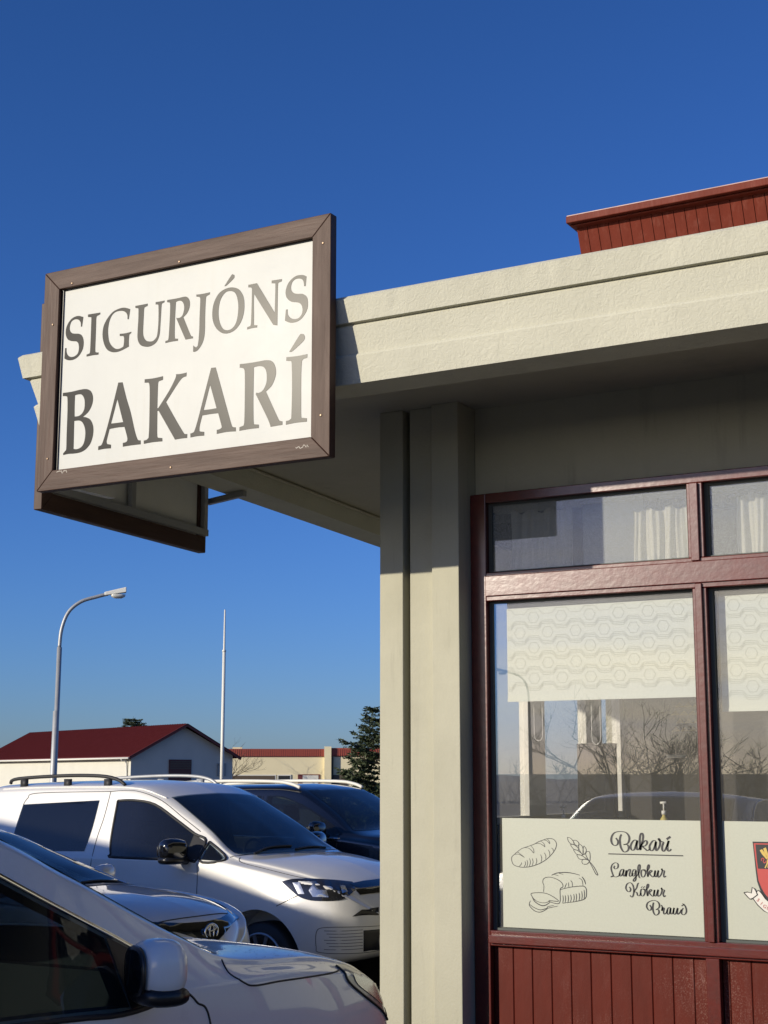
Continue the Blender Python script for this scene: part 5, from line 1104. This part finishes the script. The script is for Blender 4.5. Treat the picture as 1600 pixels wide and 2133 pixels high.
def conifer(name, loc, h, w_, seed, label, tiers=26, group=None, dens=1.0, pw=.8, lift=.18, size=1.0, z0=.10):
    root = empty(name, loc, label=label, cat='tree', group=group); r = random.Random(seed)
    m = MB(); m.tube([(0,0,0),(.03,0,h*.5),(0,.02,h)], [h*.02, h*.013, .006], 8); m.build('trunk', M['bark'], root, smooth=True)
    mb = MB(); mw = MB()
    for t in range(tiers):
        z = h*(z0+(.98-z0)*t/tiers); rad = w_*(1-(z/h))**pw*r.uniform(.7, 1.15)+.06*size
        nb = max(5, int(9*(1-z/h)+4))
        for k in range(nb):
            a = r.uniform(0, 6.28); L_ = rad*r.uniform(.55, 1.15); pts = []
            for i in range(7):
                u = i/6; pts.append(Vector((math.cos(a)*L_*u, math.sin(a)*L_*u, z+L_*(lift*u*u*1.3-.10*u))))
            mw.tube(pts, [.012*(1-.13*i)*(1+w_*.15) for i in range(7)], 3, caps=False)
            # side twigs carrying needle sprays
            for j in range(int(L_*16*dens)+3):
                u = r.uniform(.2, 1); i = min(5, int(u*6)); p = pts[i].lerp(pts[i+1], u*6-i)
                sd0 = Vector((-math.sin(a), math.cos(a), 0))*r.choice((-1, 1)); tl = r.uniform(.10, .30)*size*(1.25-u*.6)
                td = (Vector((math.cos(a), math.sin(a), .12))*r.uniform(.4, 1)+sd0+Vector((0, 0, r.uniform(-.25, .2)))).normalized()
                for q in range(9):
                    c_ = p+td*tl*(q+1)/9; nd = (td+Vector((r.gauss(0,.7), r.gauss(0,.7), r.gauss(0,.45)))).normalized(); ln = r.uniform(.035, .07)*size
                    s2 = nd.cross(Vector((r.gauss(0,1), r.gauss(0,1), r.gauss(0,1)))).normalized()*ln*.28
                    mb.add([c_-s2, c_+s2, c_+nd*ln], [(0,1,2)])
    mw.build('branches', M['bark'], root); mb.build('crown', M['leafdark'], root)
    return root
conifer('spruce_tree', (-13.79, 24.37, -.1), 3.22, 1.55, 4, 'dark open spruce with upturned branches beside the pillar, behind the navy car', tiers=30, dens=1.8, lift=.34, size=1.15)
conifer('pine_tree', (-74.2, 92.0, -.1), 6.55, 1.5, 9, 'small dark pine top rising behind the red roof', tiers=14, pw=.3, dens=2.4, size=2.0, z0=.6)
bare_tree('bare_tree', (-62.5, 88.0, -.1), 5.7, .6, 5, 'thin bare tree behind the far end of the white house roof', group='bare trees far behind the houses', depth=4, rad=.05, trunk=.32)
for k, (px_, py_, sd_) in enumerate(((-66.0, 111.0, 3), (-72.0, 108.0, 8))):
    bare_tree('bare_tree', (px_, py_, -.1), 6.0, .7, sd_, ['low bare treetop above the middle of the yellow roof', 'low bare treetop above the left end of the yellow roof'][k], group='bare trees far behind the houses', depth=4, rad=.06, trunk=.2)
# ---- what stands behind the camera and shows in the window glass
bare_tree('bare_shrub', (-7.5, -7.3, -.1), 6.0, .8, 21, 'broad bare shrub mirrored in the left shop window', cat='shrub', group='bare shrubs mirrored in the shop windows', depth=6, rad=.06, ns=3, trunk=.22)
bare_tree('bare_shrub', (-9.2, -6.6, -.1), 4.2, .8, 22, 'smaller bare shrub mirrored at the left edge of the shop window', cat='shrub', group='bare shrubs mirrored in the shop windows', depth=5, rad=.05, ns=3, trunk=.22)
bare_tree('bare_shrub', (-6.5, -9.7, -.1), 4.2, .8, 23, 'small bare shrub mirrored in the right-hand shop window', cat='shrub', group='bare shrubs mirrored in the shop windows', depth=5, rad=.05, ns=3, trunk=.2)
hg = MB(); r = random.Random(1); 
hb = empty('dark_building', (-19.0, -20.0, -.1), R(-20), label='long low dark-roofed building mirrored as a silhouette in the shop windows', cat='building')
m = MB(); m.box(-9, 14, -3, 3, 0, 1.25); m.build('wall', mat('shade_toned_wall', (.05,.048,.045), .8), hb)  # wall colour darkened to stand in for shade on its backlit side
m = MB(); m.hexa([(-9.4,-3.4,1.255),(14.4,-3.4,1.255),(14.4,3.4,1.255),(-9.4,3.4,1.255),(-8,-.4,1.95),(13,-.4,1.95),(13,.4,1.95),(-8,.4,1.95)]); m.build('roof', mat('dark_roof', (.03,.03,.035), .6), hb)
l2 = copy_tree(lamp); l2.location = (-23.6, -39.6, -.1); l2.rotation_euler = (0, 0, R(150)); tag(l2, 'street lamp behind the camera, mirrored faintly in the left shop window', 'street lamp')

# neighbouring building up-sun of the car park: its roof shades the hatchback and the lower half of the van
us = lambda u, s_: (u*.857+s_*.515, -u*.515+s_*.857)
x_, y_ = us(-8.6, -6.0)
nb = empty('neighbour_building', (x_, y_, -.1), R(-31), label='plain rendered building with a shallow sloping roof, left of and behind the camera', cat='building')
m = MB(); h0, h1 = 3.72, 4.25
m.add([(0,0,0),(-16,0,0),(-16,-7,0),(0,-7,0),(0,0,h0),(-4.6,0,h1),(-16,0,h1),(-16,-7,h1),(-4.6,-7,h1),(0,-7,h0)], [(0,4,5,6,1),(1,6,7,2),(2,7,8,9,3),(3,9,4,0)])
m.build('wall', M['housewhite'], nb)
m = MB(); m.hexa([(.05,.05,h0+.002),(-4.6,.05,h1+.002),(-4.6,-7.05,h1+.002),(.05,-7.05,h0+.002),(.05,.05,h0+.06),(-4.6,.05,h1+.06),(-4.6,-7.05,h1+.06),(.05,-7.05,h0+.06)]); m.box(-16.05, -4.601, -7.05, .05, h1+.002, h1+.06)
m.build('roof', mat('grey_roof', (.08,.08,.085), .6), nb)
for k in range(3):
    m = MB(); m.box(-4.2-4*k, -2.6-4*k, .002, .05, 1.0, 2.3); wo = m.build('window', M['white'], nb); m = MB(); m.box(-4.1-4*k, -2.7-4*k, .051, .06, 1.1, 2.2); m.build('pane', M['darkpane'], wo)
